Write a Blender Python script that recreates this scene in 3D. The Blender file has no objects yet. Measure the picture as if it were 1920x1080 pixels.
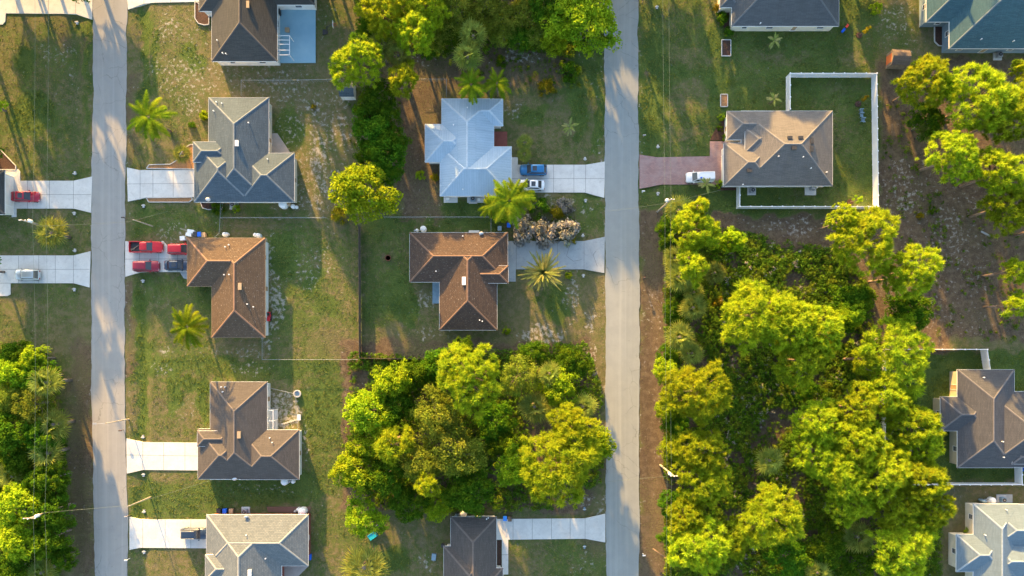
import bpy, math, random
import numpy as np
from mathutils import Vector, Matrix
R = math.radians
random.seed(7); RNG = np.random.default_rng(11)
S = bpy.context.scene
# ------------------------------------------------------------ camera
H = 122.0; FOC = 1280.0; NX = 960.0; NY = 650.0
cd = bpy.data.cameras.new("camera"); cam = bpy.data.objects.new("camera", cd)
S.collection.objects.link(cam); S.camera = cam
cam.location = (0, 0, H); cam.rotation_euler = (0, 0, 0)
cd.sensor_width = 36; cd.lens = 24; cd.clip_start = 1; cd.clip_end = 20000
cd.shift_y = 110/1920.0
S.render.resolution_x = 1024; S.render.resolution_y = 576
# ------------------------------------------------------------ light
SUN_EL = R(12.5); AZ = (-0.31, 0.95)                  # towards the sun, picture up = +Y
w = bpy.data.worlds.new("World"); S.world = w; w.use_nodes = True
nt = w.node_tree; bg = nt.nodes['Background']
sky = nt.nodes.new('ShaderNodeTexSky'); sky.sky_type = 'NISHITA'; sky.sun_disc = False
sky.sun_elevation = SUN_EL; sky.sun_rotation = math.atan2(AZ[0], AZ[1])
sky.air_density = 1.0; sky.dust_density = 2.2; sky.ozone_density = 1.0
nt.links.new(sky.outputs[0], bg.inputs[0]); bg.inputs[1].default_value = 0.15
sl = bpy.data.lights.new("sun", 'SUN'); sun = bpy.data.objects.new("sun", sl); S.collection.objects.link(sun)
sl.energy = 4.8; sl.angle = R(0.9); sl.color = (1.0, 0.58, 0.16)
d = Vector((AZ[0], AZ[1], 0)).normalized()*math.cos(SUN_EL) + Vector((0, 0, math.sin(SUN_EL)))
sun.rotation_euler = d.to_track_quat('Z', 'Y').to_euler()
S.view_settings.view_transform = 'Standard'; S.view_settings.look = 'None'
S.view_settings.exposure = 2.15; S.view_settings.gamma = 1
S.render.engine = 'CYCLES'
S.cycles.max_bounces = 6; S.cycles.diffuse_bounces = 3; S.cycles.transmission_bounces = 3; S.cycles.transparent_max_bounces = 4

# ------------------------------------------------------------ helpers
def W(px, py, z=0.0):
    k = (H-z)/FOC
    return Vector(((px-NX)*k, (NY-py)*k, z))
def tag(o, label=None, cat=None, group=None, kind=None):
    if label: o['label'] = label
    if cat: o['category'] = cat
    if group: o['group'] = group
    if kind: o['kind'] = kind
    return o
def empty(name, loc, label, cat, group=None, rz=0.0):
    o = bpy.data.objects.new(name, None); S.collection.objects.link(o)
    o.empty_display_size = .3
    o.location = loc; o.rotation_euler = (0, 0, rz)
    return tag(o, label, cat, group)
def link(name, me, parent=None):
    o = bpy.data.objects.new(name, me); S.collection.objects.link(o)
    if parent is not None: o.parent = parent
    return o
class MB:
    def __init__(s): s.v = []; s.f = []; s.m = []
    def poly(s, pts, mi=0):
        n = len(s.v); s.v += [tuple(p) for p in pts]; s.f.append(list(range(n, n+len(pts)))); s.m.append(mi); return s
    def add(s, vs, fs, mi=0):
        n = len(s.v); s.v += [tuple(v) for v in vs]; s.f += [[i+n for i in f] for f in fs]; s.m += [mi]*len(fs); return s
    def box(s, x0, y0, z0, x1, y1, z1, mi=0, M=None):
        vs = [Vector(p) for p in ((x0,y0,z0),(x1,y0,z0),(x1,y1,z0),(x0,y1,z0),(x0,y0,z1),(x1,y0,z1),(x1,y1,z1),(x0,y1,z1))]
        if M is not None: vs = [M @ v for v in vs]
        return s.add(vs, [(0,3,2,1),(4,5,6,7),(0,1,5,4),(1,2,6,5),(2,3,7,6),(3,0,4,7)], mi)
    def prism(s, pts, z0, z1, mi=0):
        n = len(pts); a = sum(pts[i][0]*pts[(i+1)%n][1]-pts[(i+1)%n][0]*pts[i][1] for i in range(n))
        if a < 0: pts = pts[::-1]
        vs = [(p[0],p[1],z0) for p in pts]+[(p[0],p[1],z1) for p in pts]
        return s.add(vs, [list(range(n-1,-1,-1)), list(range(n,2*n))]+[(i,(i+1)%n,n+(i+1)%n,n+i) for i in range(n)], mi)
    def tube(s, p0, p1, r0, r1=None, n=8, mi=0, cap=True):
        p0 = Vector(p0); p1 = Vector(p1); r1 = r0 if r1 is None else r1
        ax = (p1-p0).normalized(); u = ax.orthogonal().normalized(); v = ax.cross(u)
        vs = []
        for p, r in ((p0, r0), (p1, r1)):
            vs += [p+u*(r*math.cos(2*math.pi*i/n))+v*(r*math.sin(2*math.pi*i/n)) for i in range(n)]
        fs = [(i,(i+1)%n,n+(i+1)%n,n+i) for i in range(n)]
        if cap: fs += [list(range(n-1,-1,-1)), list(range(n,2*n))]
        return s.add(vs, fs, mi)
    def path(s, pts, rs, n=6, mi=0):
        for i in range(len(pts)-1): s.tube(pts[i], pts[i+1], rs[i], rs[i+1], n, mi)
        return s
    def lathe(s, prof, c=(0,0,0), n=16, mi=0):
        vs = []; fs = []
        for r, z in prof: vs += [(c[0]+r*math.cos(2*math.pi*i/n), c[1]+r*math.sin(2*math.pi*i/n), c[2]+z) for i in range(n)]
        for k in range(len(prof)-1):
            for i in range(n): fs.append((k*n+i, k*n+(i+1)%n, (k+1)*n+(i+1)%n, (k+1)*n+i))
        fs.append(list(range(n-1,-1,-1))); fs.append([(len(prof)-1)*n+i for i in range(n)])
        return s.add(vs, fs, mi)
    def mesh(s, name, mats, org=(0,0,0), smooth=False):
        me = bpy.data.meshes.new(name)
        me.from_pydata([(v[0]-org[0], v[1]-org[1], v[2]-org[2]) for v in s.v], [], s.f)
        for m in (mats if isinstance(mats, (list, tuple)) else [mats]): me.materials.append(m)
        me.polygons.foreach_set('material_index', s.m)
        if smooth: me.polygons.foreach_set('use_smooth', [True]*len(s.f))
        me.update(); return me
    def build(s, name, mats, parent=None, org=(0,0,0), smooth=False):
        return link(name, s.mesh(name, mats, org, smooth), parent)
def soup(name, V, n, mat, tint=None):
    """V: (N*n,3) array, consecutive n-gons. tint: per-face float"""
    V = np.asarray(V, dtype=np.float32).reshape(-1, 3); N = len(V)//n
    me = bpy.data.meshes.new(name)
    me.vertices.add(N*n); me.vertices.foreach_set('co', V.ravel())
    me.loops.add(N*n); me.loops.foreach_set('vertex_index', np.arange(N*n, dtype=np.int32))
    me.polygons.add(N); me.polygons.foreach_set('loop_start', np.arange(0, N*n, n, dtype=np.int32))
    me.polygons.foreach_set('loop_total', np.full(N, n, dtype=np.int32))
    me.materials.append(mat); me.update(calc_edges=True)
    if tint is not None:
        a = me.attributes.new('tint', 'FLOAT', 'FACE'); a.data.foreach_set('value', np.asarray(tint, dtype=np.float32))
    me.validate(); return me

# ------------------------------------------------------------ materials
def newmat(name):
    m = bpy.data.materials.new(name); m.use_nodes = True; t = m.node_tree
    return m, t, t.nodes['Principled BSDF']
def node(t, typ, **kw):
    n = t.nodes.new(typ)
    for k, v in kw.items(): setattr(n, k, v)
    return n
def mixc(t, fac, a, b, blend='MIX'):
    n = node(t, 'ShaderNodeMix', data_type='RGBA', blend_type=blend)
    for sock, val in ((n.inputs[0], fac), (n.inputs[6], a), (n.inputs[7], b)):
        if isinstance(val, (int, float)): sock.default_value = val
        elif isinstance(val, tuple): sock.default_value = (*val[:3], 1)
        else: t.links.new(val, sock)
    return n.outputs[2]
def mth(t, op, a, b=None, clamp=False):
    n = node(t, 'ShaderNodeMath', operation=op, use_clamp=clamp)
    for s_, v in ((n.inputs[0], a), (n.inputs[1], b)):
        if v is None: continue
        if isinstance(v, (int, float)): s_.default_value = v
        else: t.links.new(v, s_)
    return n.outputs[0]
def noise(t, vec, scale, detail=3, rough=.6):
    n = node(t, 'ShaderNodeTexNoise'); n.inputs['Scale'].default_value = scale
    n.inputs['Detail'].default_value = detail; n.inputs['Roughness'].default_value = rough
    if vec is not None: t.links.new(vec, n.inputs['Vector'])
    return n.outputs['Fac']
def ramp(t, fac, lo, hi):
    n = node(t, 'ShaderNodeMapRange'); n.interpolation_type = 'SMOOTHSTEP'
    t.links.new(fac, n.inputs[0]); n.inputs[1].default_value = lo; n.inputs[2].default_value = hi
    return n.outputs[0]
def bump(t, b, h, dist, strength=1.0):
    n = node(t, 'ShaderNodeBump'); n.inputs['Strength'].default_value = strength; n.inputs['Distance'].default_value = dist
    t.links.new(h, n.inputs['Height']); t.links.new(n.outputs[0], b.inputs['Normal'])
def simple(name, c1, c2=None, scale=3.0, rough=.7, metal=0.0, bmp=0.0, coat=0.0, spec=.4):
    m, t, b = newmat(name)
    b.inputs['Roughness'].default_value = rough; b.inputs['Metallic'].default_value = metal
    b.inputs['Specular IOR Level'].default_value = spec
    if coat: b.inputs['Coat Weight'].default_value = coat; b.inputs['Coat Roughness'].default_value = .05
    tc = node(t, 'ShaderNodeTexCoord')
    if c2 is None: c2 = tuple(x*.82 for x in c1)
    f = noise(t, tc.outputs['Object'], scale, 4)
    t.links.new(mixc(t, ramp(t, f, .3, .7), c1, c2), b.inputs['Base Color'])
    if bmp: bump(t, b, noise(t, tc.outputs['Object'], scale*6, 3), bmp)
    return m
def leafmat(name, c1, c2, c3, trans=.4, vary=.5):
    m = bpy.data.materials.new(name); m.use_nodes = True; t = m.node_tree; t.nodes.remove(t.nodes['Principled BSDF'])
    out = t.nodes['Material Output']
    g = node(t, 'ShaderNodeNewGeometry'); oi = node(t, 'ShaderNodeObjectInfo'); at = node(t, 'ShaderNodeAttribute', attribute_name='tint')
    tc = node(t, 'ShaderNodeTexCoord')
    c = mixc(t, at.outputs['Fac'], c1, c2)
    c = mixc(t, mth(t, 'MULTIPLY', ramp(t, noise(t, tc.outputs['Object'], .55, 2), .42, .72), .8), c, c3)
    r = mth(t, 'ADD', mth(t, 'MULTIPLY', g.outputs['Random Per Island'], vary), 1-vary*.5)
    r = mth(t, 'MULTIPLY', r, mth(t, 'ADD', mth(t, 'MULTIPLY', oi.outputs['Random'], .35), .82))
    hs = node(t, 'ShaderNodeHueSaturation'); t.links.new(c, hs.inputs['Color']); t.links.new(r, hs.inputs['Value'])
    t.links.new(mth(t, 'ADD', mth(t, 'MULTIPLY', oi.outputs['Random'], .022), .486), hs.inputs['Hue'])
    df = node(t, 'ShaderNodeBsdfDiffuse'); tr = node(t, 'ShaderNodeBsdfTranslucent'); mx = node(t, 'ShaderNodeMixShader')
    t.links.new(hs.outputs[0], df.inputs[0])
    h2 = node(t, 'ShaderNodeHueSaturation'); t.links.new(hs.outputs[0], h2.inputs['Color']); h2.inputs['Hue'].default_value = .49; h2.inputs['Value'].default_value = 1.25
    t.links.new(h2.outputs[0], tr.inputs[0])
    mx.inputs[0].default_value = trans
    t.links.new(df.outputs[0], mx.inputs[1]); t.links.new(tr.outputs[0], mx.inputs[2]); t.links.new(mx.outputs[0], out.inputs[0])
    return m

M = {}
M['pine'] = leafmat('pine_needles', (.38,.48,.022), (.20,.32,.018), (.37,.41,.022), .5)
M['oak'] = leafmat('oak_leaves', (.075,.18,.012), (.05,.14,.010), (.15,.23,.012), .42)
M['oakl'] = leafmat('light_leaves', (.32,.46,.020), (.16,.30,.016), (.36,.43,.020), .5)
M['olive'] = leafmat('olive_leaves', (.22,.29,.03), (.12,.18,.022), (.29,.31,.04), .42)
M['sabal'] = leafmat('palmetto_leaves', (.27,.34,.07), (.15,.23,.05), (.37,.36,.06), .35)
M['queen'] = leafmat('palm_fronds', (.15,.23,.012), (.09,.17,.010), (.20,.22,.015), .35)
M['date'] = leafmat('date_fronds', (.22,.24,.07), (.14,.18,.04), (.30,.26,.08), .25)
M['dead'] = leafmat('dead_fronds', (.34,.31,.27), (.22,.205,.175), (.17,.20,.08), .2)
M['gold'] = leafmat('golden_leaves', (.32,.24,.015), (.22,.20,.012), (.16,.19,.012), .4)
M['under'] = leafmat('undergrowth_leaves', (.105,.20,.016), (.055,.12,.012), (.19,.22,.02), .35, .9)
M['drypalm'] = leafmat('dry_palm_fronds', (.30,.29,.12), (.18,.24,.05), (.36,.30,.16), .3)
M['grass'] = leafmat('grass_blades', (.12,.185,.028), (.26,.225,.095), (.17,.20,.04), .35, .5)
M['bark'] = simple('pine_bark', (.30,.21,.15), (.17,.115,.085), 2.0, .9, bmp=.05)
M['greybark'] = simple('grey_bark', (.20,.17,.14), (.12,.10,.085), 2.5, .9, bmp=.05)
M['white'] = simple('white_trim', (.80,.80,.78), (.72,.72,.70), .8, .5)
M['vinyl'] = simple('white_vinyl', (.84,.85,.86), (.78,.79,.80), .6, .35)
M['cream'] = simple('cream_stucco', (.72,.66,.52), (.64,.58,.46), .7, .85, bmp=.01)
M['offwhite'] = simple('offwhite_stucco', (.74,.73,.68), (.64,.63,.58), .7, .85, bmp=.01)
M['beige'] = simple('beige_stucco', (.56,.49,.36), (.49,.43,.32), .7, .85, bmp=.01)
M['bluewall'] = simple('blue_grey_siding', (.20,.27,.32), (.16,.22,.27), .7, .8, bmp=.01)
M['yellowwall'] = simple('pale_yellow_stucco', (.66,.60,.34), (.58,.52,.30), .7, .85, bmp=.01)
M['glass'] = simple('dark_window_glass', (.03,.035,.045), (.05,.055,.06), .5, .12, spec=.7)
M['screen'] = simple('insect_screen', (.10,.10,.11), (.07,.07,.08), .5, .6)
M['dark'] = simple('dark_plastic', (.03,.03,.032), (.05,.05,.05), 2, .6)
M['grey'] = simple('grey_metal', (.38,.39,.40), (.30,.31,.32), 2, .45, .3)
M['galv'] = simple('galvanised_steel', (.34,.37,.38), (.26,.29,.30), 2, .5, .4)
M['wood'] = simple('weathered_wood', (.26,.20,.14), (.16,.125,.09), 2, .85, bmp=.02)
M['darkwood'] = simple('dark_fence_wood', (.13,.10,.08), (.08,.065,.055), 1.5, .85, bmp=.02)
M['pole'] = simple('utility_pole_wood', (.42,.37,.30), (.30,.26,.21), 1.2, .85, bmp=.01)
M['blue'] = simple('bright_blue_plastic', (.01,.14,.75), (.01,.11,.6), 2, .4)
M['redp'] = simple('red_plastic', (.65,.03,.04), (.5,.02,.03), 2, .4)
M['tan'] = simple('tan_plastic', (.42,.30,.18), (.35,.25,.15), 2, .6)
M['cyan'] = simple('cyan_plastic', (.02,.42,.62), (.02,.34,.52), 2, .4)
M['slate'] = simple('slate_blue_plastic', (.20,.30,.37), (.16,.24,.31), 2, .5)
M['mulch'] = simple('brown_mulch', (.085,.042,.030), (.045,.025,.018), 5, .95, bmp=.06)
M['omulch'] = simple('orange_mulch', (.40,.21,.09), (.25,.13,.06), 5, .95, bmp=.06)
M['brickred'] = simple('red_patio_paint', (.24,.07,.05), (.19,.055,.04), 2, .8)
M['kerb'] = simple('concrete_edging', (.55,.53,.50), (.45,.44,.42), 3, .85)
M['wire'] = simple('power_line_wire', (.17,.20,.16), (.14,.17,.13), 1, .5)
M['bluepatio'] = simple('blue_painted_concrete', (.25,.42,.50), (.21,.37,.46), .35, .6)
M['rubber'] = simple('tyre_rubber', (.02,.02,.02), (.03,.03,.03), 5, .85)
M['lamp'] = simple('headlight_lens', (.75,.78,.80), (.6,.62,.65), 5, .1)
M['tail'] = simple('taillight_lens', (.35,.01,.01), (.25,.01,.01), 5, .15)
M['orange'] = simple('orange_door_paint', (.62,.17,.05), (.55,.14,.04), 2, .6)

def roofmat(name, c1, c2, mortar, rw=.9, rh=.16, streak=.25, metal=0, speck=0.0, rough=.9):
    m, t, b = newmat(name)
    uv = node(t, 'ShaderNodeUVMap', uv_map='roof'); tc = node(t, 'ShaderNodeTexCoord')
    br = node(t, 'ShaderNodeTexBrick'); br.offset = .5
    t.links.new(uv.outputs[0], br.inputs['Vector']); br.inputs['Scale'].default_value = 1
    br.inputs['Brick Width'].default_value = rw; br.inputs['Row Height'].default_value = rh
    br.inputs['Mortar Size'].default_value = .018; br.inputs['Mortar Smooth'].default_value = .3; br.inputs['Bias'].default_value = 0
    br.inputs['Color1'].default_value = (*c1, 1); br.inputs['Color2'].default_value = (*c2, 1); br.inputs['Mortar'].default_value = (*mortar, 1)
    c = br.outputs['Color']
    mp = node(t, 'ShaderNodeMapping'); t.links.new(uv.outputs[0], mp.inputs[0]); mp.inputs['Scale'].default_value = (1.2, .12, 1)
    c = mixc(t, mth(t, 'MULTIPLY', ramp(t, noise(t, mp.outputs[0], 1.0, 4), .45, .75), streak), c, tuple(x*.55 for x in c1))
    c = mixc(t, mth(t, 'MULTIPLY', ramp(t, noise(t, tc.outputs['Object'], .35, 3), .4, .7), .3), c, tuple(min(1, x*1.25) for x in c2))
    c = mixc(t, mth(t, 'MULTIPLY', ramp(t, noise(t, tc.outputs['Object'], 6, 2), .35, .75), .22), c, mortar)
    if speck:
        m2 = node(t, 'ShaderNodeMapping'); t.links.new(uv.outputs[0], m2.inputs[0]); m2.inputs['Scale'].default_value = (1.3, 4.0, 1)
        c = mixc(t, mth(t, 'MULTIPLY', ramp(t, noise(t, m2.outputs[0], 1.6, 2, .8), .62, .72), speck), c, (.42,.38,.33))
    t.links.new(c, b.inputs['Base Color'])
    b.inputs['Roughness'].default_value = rough; b.inputs['Metallic'].default_value = metal; b.inputs['Specular IOR Level'].default_value = .2
    inv = mth(t, 'SUBTRACT', 1.0, br.outputs['Fac'])
    bump(t, b, mth(t, 'ADD', inv, noise(t, tc.outputs['Object'], 12, 2)), .02)
    return m
RM = {
 'greybrown': roofmat('charcoal_brown_shingles', (.088,.088,.080), (.064,.066,.062), (.04,.037,.035)),
 'blue': roofmat('slate_blue_shingles', (.100,.136,.165), (.075,.104,.130), (.04,.055,.062), speck=.25),
 'brown': roofmat('brown_tile_shingles', (.128,.090,.058), (.094,.068,.047), (.065,.042,.032), .45, .30, speck=.75),
 'darkbrown': roofmat('dark_brown_tile_shingles', (.105,.070,.050), (.078,.055,.042), (.045,.032,.027), .45, .30, speck=.65),
 'taupe': roofmat('taupe_shingles', (.120,.104,.092), (.090,.080,.072), (.055,.05,.048), speck=.2),
 'bluetan': roofmat('weathered_blue_tan_shingles', (.175,.195,.20), (.13,.15,.16), (.08,.095,.10), .5, .28, speck=.4),
 'metal': roofmat('pale_blue_metal_roof', (.36,.46,.54), (.33,.43,.51), (.21,.29,.36), .42, 40, streak=.3, metal=.0, rough=.5),
 'greytan': roofmat('grey_tan_shingles', (.205,.188,.170), (.155,.145,.135), (.075,.075,.072)),
 'grey': roofmat('grey_shingles', (.115,.125,.13), (.085,.095,.10), (.055,.06,.065)),
 'teal': roofmat('teal_grey_shingles', (.07,.15,.17), (.05,.115,.135), (.05,.075,.09), speck=.25),
 'mauve': roofmat('mauve_grey_shingles', (.102,.104,.108), (.076,.078,.084), (.055,.052,.055), speck=.2),
 'pale': roofmat('pale_blue_grey_shingles', (.17,.235,.28), (.14,.20,.24), (.14,.165,.18)),
 'shed': roofmat('shed_shingles', (.17,.13,.10), (.13,.10,.08), (.08,.06,.05)),
}
CAP = {k: simple('ridge_cap_'+k, c, None, 2, .85) for k, c in dict(greybrown=(.12,.105,.09), blue=(.16,.19,.21), brown=(.26,.15,.095), darkbrown=(.20,.12,.08),
   taupe=(.15,.125,.11), bluetan=(.34,.34,.31), metal=(.48,.56,.62), greytan=(.20,.19,.18), grey=(.13,.14,.145), teal=(.15,.20,.22), mauve=(.15,.14,.14), pale=(.30,.36,.40), shed=(.2,.16,.12)).items()}
# ------------------------------------------------------------ ground
def vnoise(x, y, sc, seed):
    r = np.random.default_rng(seed); G = r.random((257, 257))
    u = x/sc; v = y/sc; i = np.floor(u).astype(int); j = np.floor(v).astype(int); fu = u-i; fv = v-j
    fu = fu*fu*(3-2*fu); fv = fv*fv*(3-2*fv); i %= 256; j %= 256
    return (G[i,j]*(1-fu)*(1-fv)+G[i+1,j]*fu*(1-fv)+G[i,j+1]*(1-fu)*fv+G[i+1,j+1]*fu*fv)
gx = np.concatenate([[-9000,-3000,-1200,-600,-300,-200,-150], np.arange(-104, 104.01, .4), [150,200,300,600,1200,3000,9000]])
gy = np.concatenate([[-9000,-3000,-1200,-600,-300,-150,-80], np.arange(-48, 70.01, .4), [95,130,180,300,600,1200,3000,9000]])
GX, GY = np.meshgrid(gx, gy, indexing='ij')
PX = NX+GX*FOC/H; PY = NY-GY*FOC/H
wx = PX+(vnoise(GX+500, GY+500, 2.2, 1)-.5)*22+(vnoise(GX+500, GY+500, .9, 2)-.5)*10
wy = PY+(vnoise(GX+700, GY+300, 2.2, 3)-.5)*22+(vnoise(GX+700, GY+300, .9, 4)-.5)*10
CR = np.full(GX.shape, .36); CG = np.full(GX.shape, .10); CB = np.full(GX.shape, .22)   # green, sand, litter
CH = {'g': CR, 's': CG, 'l': CB}
def sm(d_, soft): return np.clip(.5-d_/soft, 0, 1)**2*(3-2*np.clip(.5-d_/soft, 0, 1))
def rect(ch, val, x0, y0, x1, y1, soft=16, warp=True):
    x, y = (wx, wy) if warp else (PX, PY)
    d_ = np.maximum(np.maximum(x0-x, x-x1), np.maximum(y0-y, y-y1)); a = sm(d_, soft)
    CH[ch][...] = CH[ch]*(1-a)+val*a
def ell(ch, val, cx, cy, rx, ry, soft=.6):
    d_ = np.sqrt(((wx-cx)/rx)**2+((wy-cy)/ry)**2)-1; a = sm(d_, soft)
    CH[ch][...] = CH[ch]*(1-a)+val*a
for a in [  # lawns and yards
 ('g',.50,-300,28,172,330),('l',.15,-300,28,172,330),('g',.5,-300,390,170,475),('g',.42,-300,535,165,650),('l',.6,128,640,174,1090),('g',.25,128,640,174,1090),
 ('g',.45,238,20,395,320),('s',.34,290,30,395,170),('s',.5,300,118,660,182),('l',.1,238,20,395,400),('g',.6,400,382,620,408),('g',.6,245,385,415,440),
 ('s',.5,510,165,660,400),('g',.3,510,165,660,400),('s',.3,590,0,660,170),('g',.45,590,0,660,170),
 ('g',.5,505,412,676,672),('g',.55,250,520,400,672),('g',.75,240,672,690,716),('g',.65,565,700,690,930),('s',.97,506,733,560,803,8),('s',.75,500,445,516,640,8),('g',.45,240,700,395,825),('l',.05,240,500,400,825),
 ('g',.75,430,896,600,945),('g',.6,240,900,430,975),('g',.35,240,1028,390,1200),('g',.5,585,940,690,1200),
 ('l',.75,745,165,830,420),('g',.2,745,190,800,420),('g',.85,830,372,930,408),('g',.75,800,408,930,436),('g',.35,940,180,1100,310),('g',.62,680,410,770,610),('g',.6,935,50,1132,180),
 ('l',.4,680,612,950,680),('g',.35,680,612,950,680),('g',.3,935,525,1090,640),('l',.5,1092,500,1134,1100),('g',.35,1092,500,1134,1100),('g',.6,1070,360,1134,440),
 ('l',.85,640,640,1110,960),('l',.7,700,0,1060,170),('g',.3,700,960,845,1200),('l',.3,700,960,845,1200),('g',.5,950,1015,1134,1200),('g',.35,915,900,1134,968),
 ('g',.68,1198,-300,1645,400),('l',.05,1198,-300,1645,400),('s',.08,1198,-300,1645,400),('g',.55,1645,0,1730,100),('s',.3,1645,0,1730,100),('l',.3,1645,0,1920,130),
 ('l',.8,1198,395,1248,1200),('g',.22,1205,395,1248,1200),('s',.38,1210,540,1245,760),('l',.9,1248,400,1780,1200),('s',.28,1370,400,1600,450),
 ('l',.85,1650,110,2100,640),('s',.38,1650,300,1850,640),('g',.15,1650,110,2100,640),('g',1.0,1695,662,2100,900),('l',0,1695,662,2100,900),('s',0,1695,662,2100,900),('l',.5,1740,912,1860,1200),('g',.3,1740,912,1860,1200)]:
    rect(*a)
for a in [
 ('g',.95,47,110,14,32),('g',.98,55,215,38,40),('s',.6,112,100,40,25),('s',.5,135,125,12,45),('l',.5,115,55,20,55),
 ('g',.95,355,100,20,12),('g',.9,372,118,15,18),('s',.55,325,130,60,20),('s',.65,315,40,20,30),('l',.4,360,60,35,35),('s',.6,360,200,25,20),
 ('s',.8,598,285,16,70),('s',.75,600,370,14,30),('s',.8,587,200,14,14),('s',.65,620,240,40,30),('g',.7,540,240,30,40),
 ('g',.85,530,480,28,38),('g',.8,585,530,22,25),('g',.8,605,570,25,30),('s',.9,520,570,14,45),('s',.7,505,630,12,30),('s',.5,590,500,40,40),('l',.5,610,640,40,30),
 ('s',.6,305,660,20,10),('l',.4,330,600,60,40),('s',.55,440,660,60,12),('s',.55,470,690,50,12),('s',.6,330,440,34,26),
 ('g',.9,325,730,14,50),('g',.9,377,750,10,40),('g',.9,345,720,30,12),('s',.5,345,770,25,25),('s',.5,300,695,20,12),
 ('s',.98,535,765,28,36),('s',.6,575,830,10,30),('s',.6,500,915,60,8),('g',.85,610,770,40,50),('l',.4,600,960,30,30),
 ('l',.6,728,485,18,16),('s',.75,800,565,22,14),('s',.55,815,620,40,12),('g',.85,760,560,30,40),('l',.5,790,660,70,20),
 ('s',.9,1015,628,40,16),('s',.6,1075,560,16,50),('l',.4,965,560,30,25),('s',.7,1110,640,10,60),('g',.75,1040,570,30,30),
 ('s',.75,970,110,45,12),('l',.6,860,105,40,25),('s',.6,800,105,20,20),('s',.55,965,205,20,14),('g',.8,1000,215,30,20),('g',.75,1085,210,16,60),
 ('s',.6,1095,390,18,12),('s',.6,1025,380,25,15),('l',.7,790,415,20,8),
 ('g',.5,1290,105,60,22),('l',.35,1290,105,60,22),('g',.42,1300,180,55,30),('l',.3,1300,180,55,30),('g',.5,1600,115,30,14),('l',.3,1600,115,30,14),('g',.45,1470,110,60,10),('g',.55,1270,250,40,18),
 ('g',1.0,1345,85,28,25),('g',1.0,1345,180,22,45),('l',.5,1215,150,12,14),('g',.6,1560,200,30,40),
 ('s',.6,1690,330,14,40),('s',.7,1705,380,16,20),('s',.55,1770,430,30,50),('s',.6,1800,460,16,40),('l',1,1800,340,60,60),('s',.6,1680,30,30,30),('s',.4,1745,120,50,12),
 ('l',1,1620,400,40,10),('s',.6,1490,425,60,12),('s',.7,1135,955,10,30),('s',.6,1100,940,25,14),('s',.6,800,1050,20,20),('g',.75,740,1050,30,30),('s',.5,1090,1060,20,20),
 ]:
    ell(*a)
# verge stripes follow the drainage swale, so do not warp much
for a in [('g',.95,262,22,279,200,8),('g',.85,287,60,297,170,6),('g',.95,256,545,275,820,10),('g',.7,160,40,172,300,8),('s',.5,168,550,173,760,5),('l',.55,238,130,258,300,8),('l',.6,236,520,256,700,10),
          ('g',.75,1118,30,1132,300,8),('s',.55,1131,0,1136,1090,4),('s',.55,1196,0,1200,1090,4),('s',.5,172,0,176,1090,4),('s',.5,236,0,240,1090,4),('g',.75,1205,20,1245,290,12),('l',.5,150,60,160,300,6),('l',.6,1133,480,1137,900,5)]:
    rect(*a)
base = vnoise(GX+900, GY+900, 7, 21)*.6+vnoise(GX+900, GY+900, 2.6, 22)*.4
CR += (base-.5)*.45; CB += (vnoise(GX+400, GY+800, 5, 23)-.5)*.3; CG += (vnoise(GX+200, GY+100, 3.4, 24)-.5)*.25
CB += .2*np.exp(-((PX-205)/42)**4)+.0
Z = -.07+(vnoise(GX+900, GY+900, 3.0, 5)-.5)*.05+(vnoise(GX+900, GY+900, 9.0, 6)-.5)*.05
for cx, ww, dep in ((266, 14, .34), (143, 14, .26), (1108, 13, .22), (1222, 14, .24)):
    Z -= dep*np.exp(-((PX-cx)/ww)**2)
Z += .10*np.exp(-((PX-282)/9)**2)
nx_, ny_ = GX.shape
vs = np.stack([GX, GY, Z], -1).reshape(-1, 3)
ii = (np.arange(nx_-1)[:, None]*ny_+np.arange(ny_-1)[None, :]).ravel()
fc = np.stack([ii, ii+ny_, ii+ny_+1, ii+1], -1)
me = bpy.data.meshes.new('ground'); me.vertices.add(len(vs)); me.vertices.foreach_set('co', vs.ravel().astype(np.float32))
me.loops.add(fc.size); me.loops.foreach_set('vertex_index', fc.ravel().astype(np.int32))
me.polygons.add(len(fc)); me.polygons.foreach_set('loop_start', np.arange(0, fc.size, 4, dtype=np.int32)); me.polygons.foreach_set('loop_total', np.full(len(fc), 4, dtype=np.int32))
me.update(calc_edges=True)
ca = me.color_attributes.new('cover', 'FLOAT_COLOR', 'POINT')
ca.data.foreach_set('color', np.stack([CR, CG, CB, np.ones_like(CR)], -1).clip(0, 1).reshape(-1).astype(np.float32))
me.polygons.foreach_set('use_smooth', [True]*len(fc))
m, t, b = newmat('patchy_lawn_and_soil')
tc = node(t, 'ShaderNodeTexCoord'); O = tc.outputs['Object']
at = node(t, 'ShaderNodeAttribute', attribute_name='cover'); sp = node(t, 'ShaderNodeSeparateColor'); t.links.new(at.outputs['Color'], sp.inputs[0])
g_, s_, l_ = sp.outputs[0], sp.outputs[1], sp.outputs[2]
n1 = noise(t, O, .9, 5, .7); n2 = noise(t, O, 3.5, 4, .7); n3 = noise(t, O, 7, 6, .8); n4 = noise(t, O, .25, 3)
nm = mth(t, 'MULTIPLY', mth(t, 'ADD', mth(t, 'ADD', n1, n2), n3), .3333)
dry = mixc(t, ramp(t, n3, .3, .7), (.155,.14,.065), (.24,.195,.115))
dry = mixc(t, ramp(t, n1, .35, .7), dry, (.12,.135,.045))
grn = mixc(t, ramp(t, n2, .3, .7), (.070,.122,.028), (.135,.180,.042))
grn = mixc(t, mth(t, 'MULTIPLY', ramp(t, n4, .35, .65), .6), grn, (.055,.10,.024))
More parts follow.
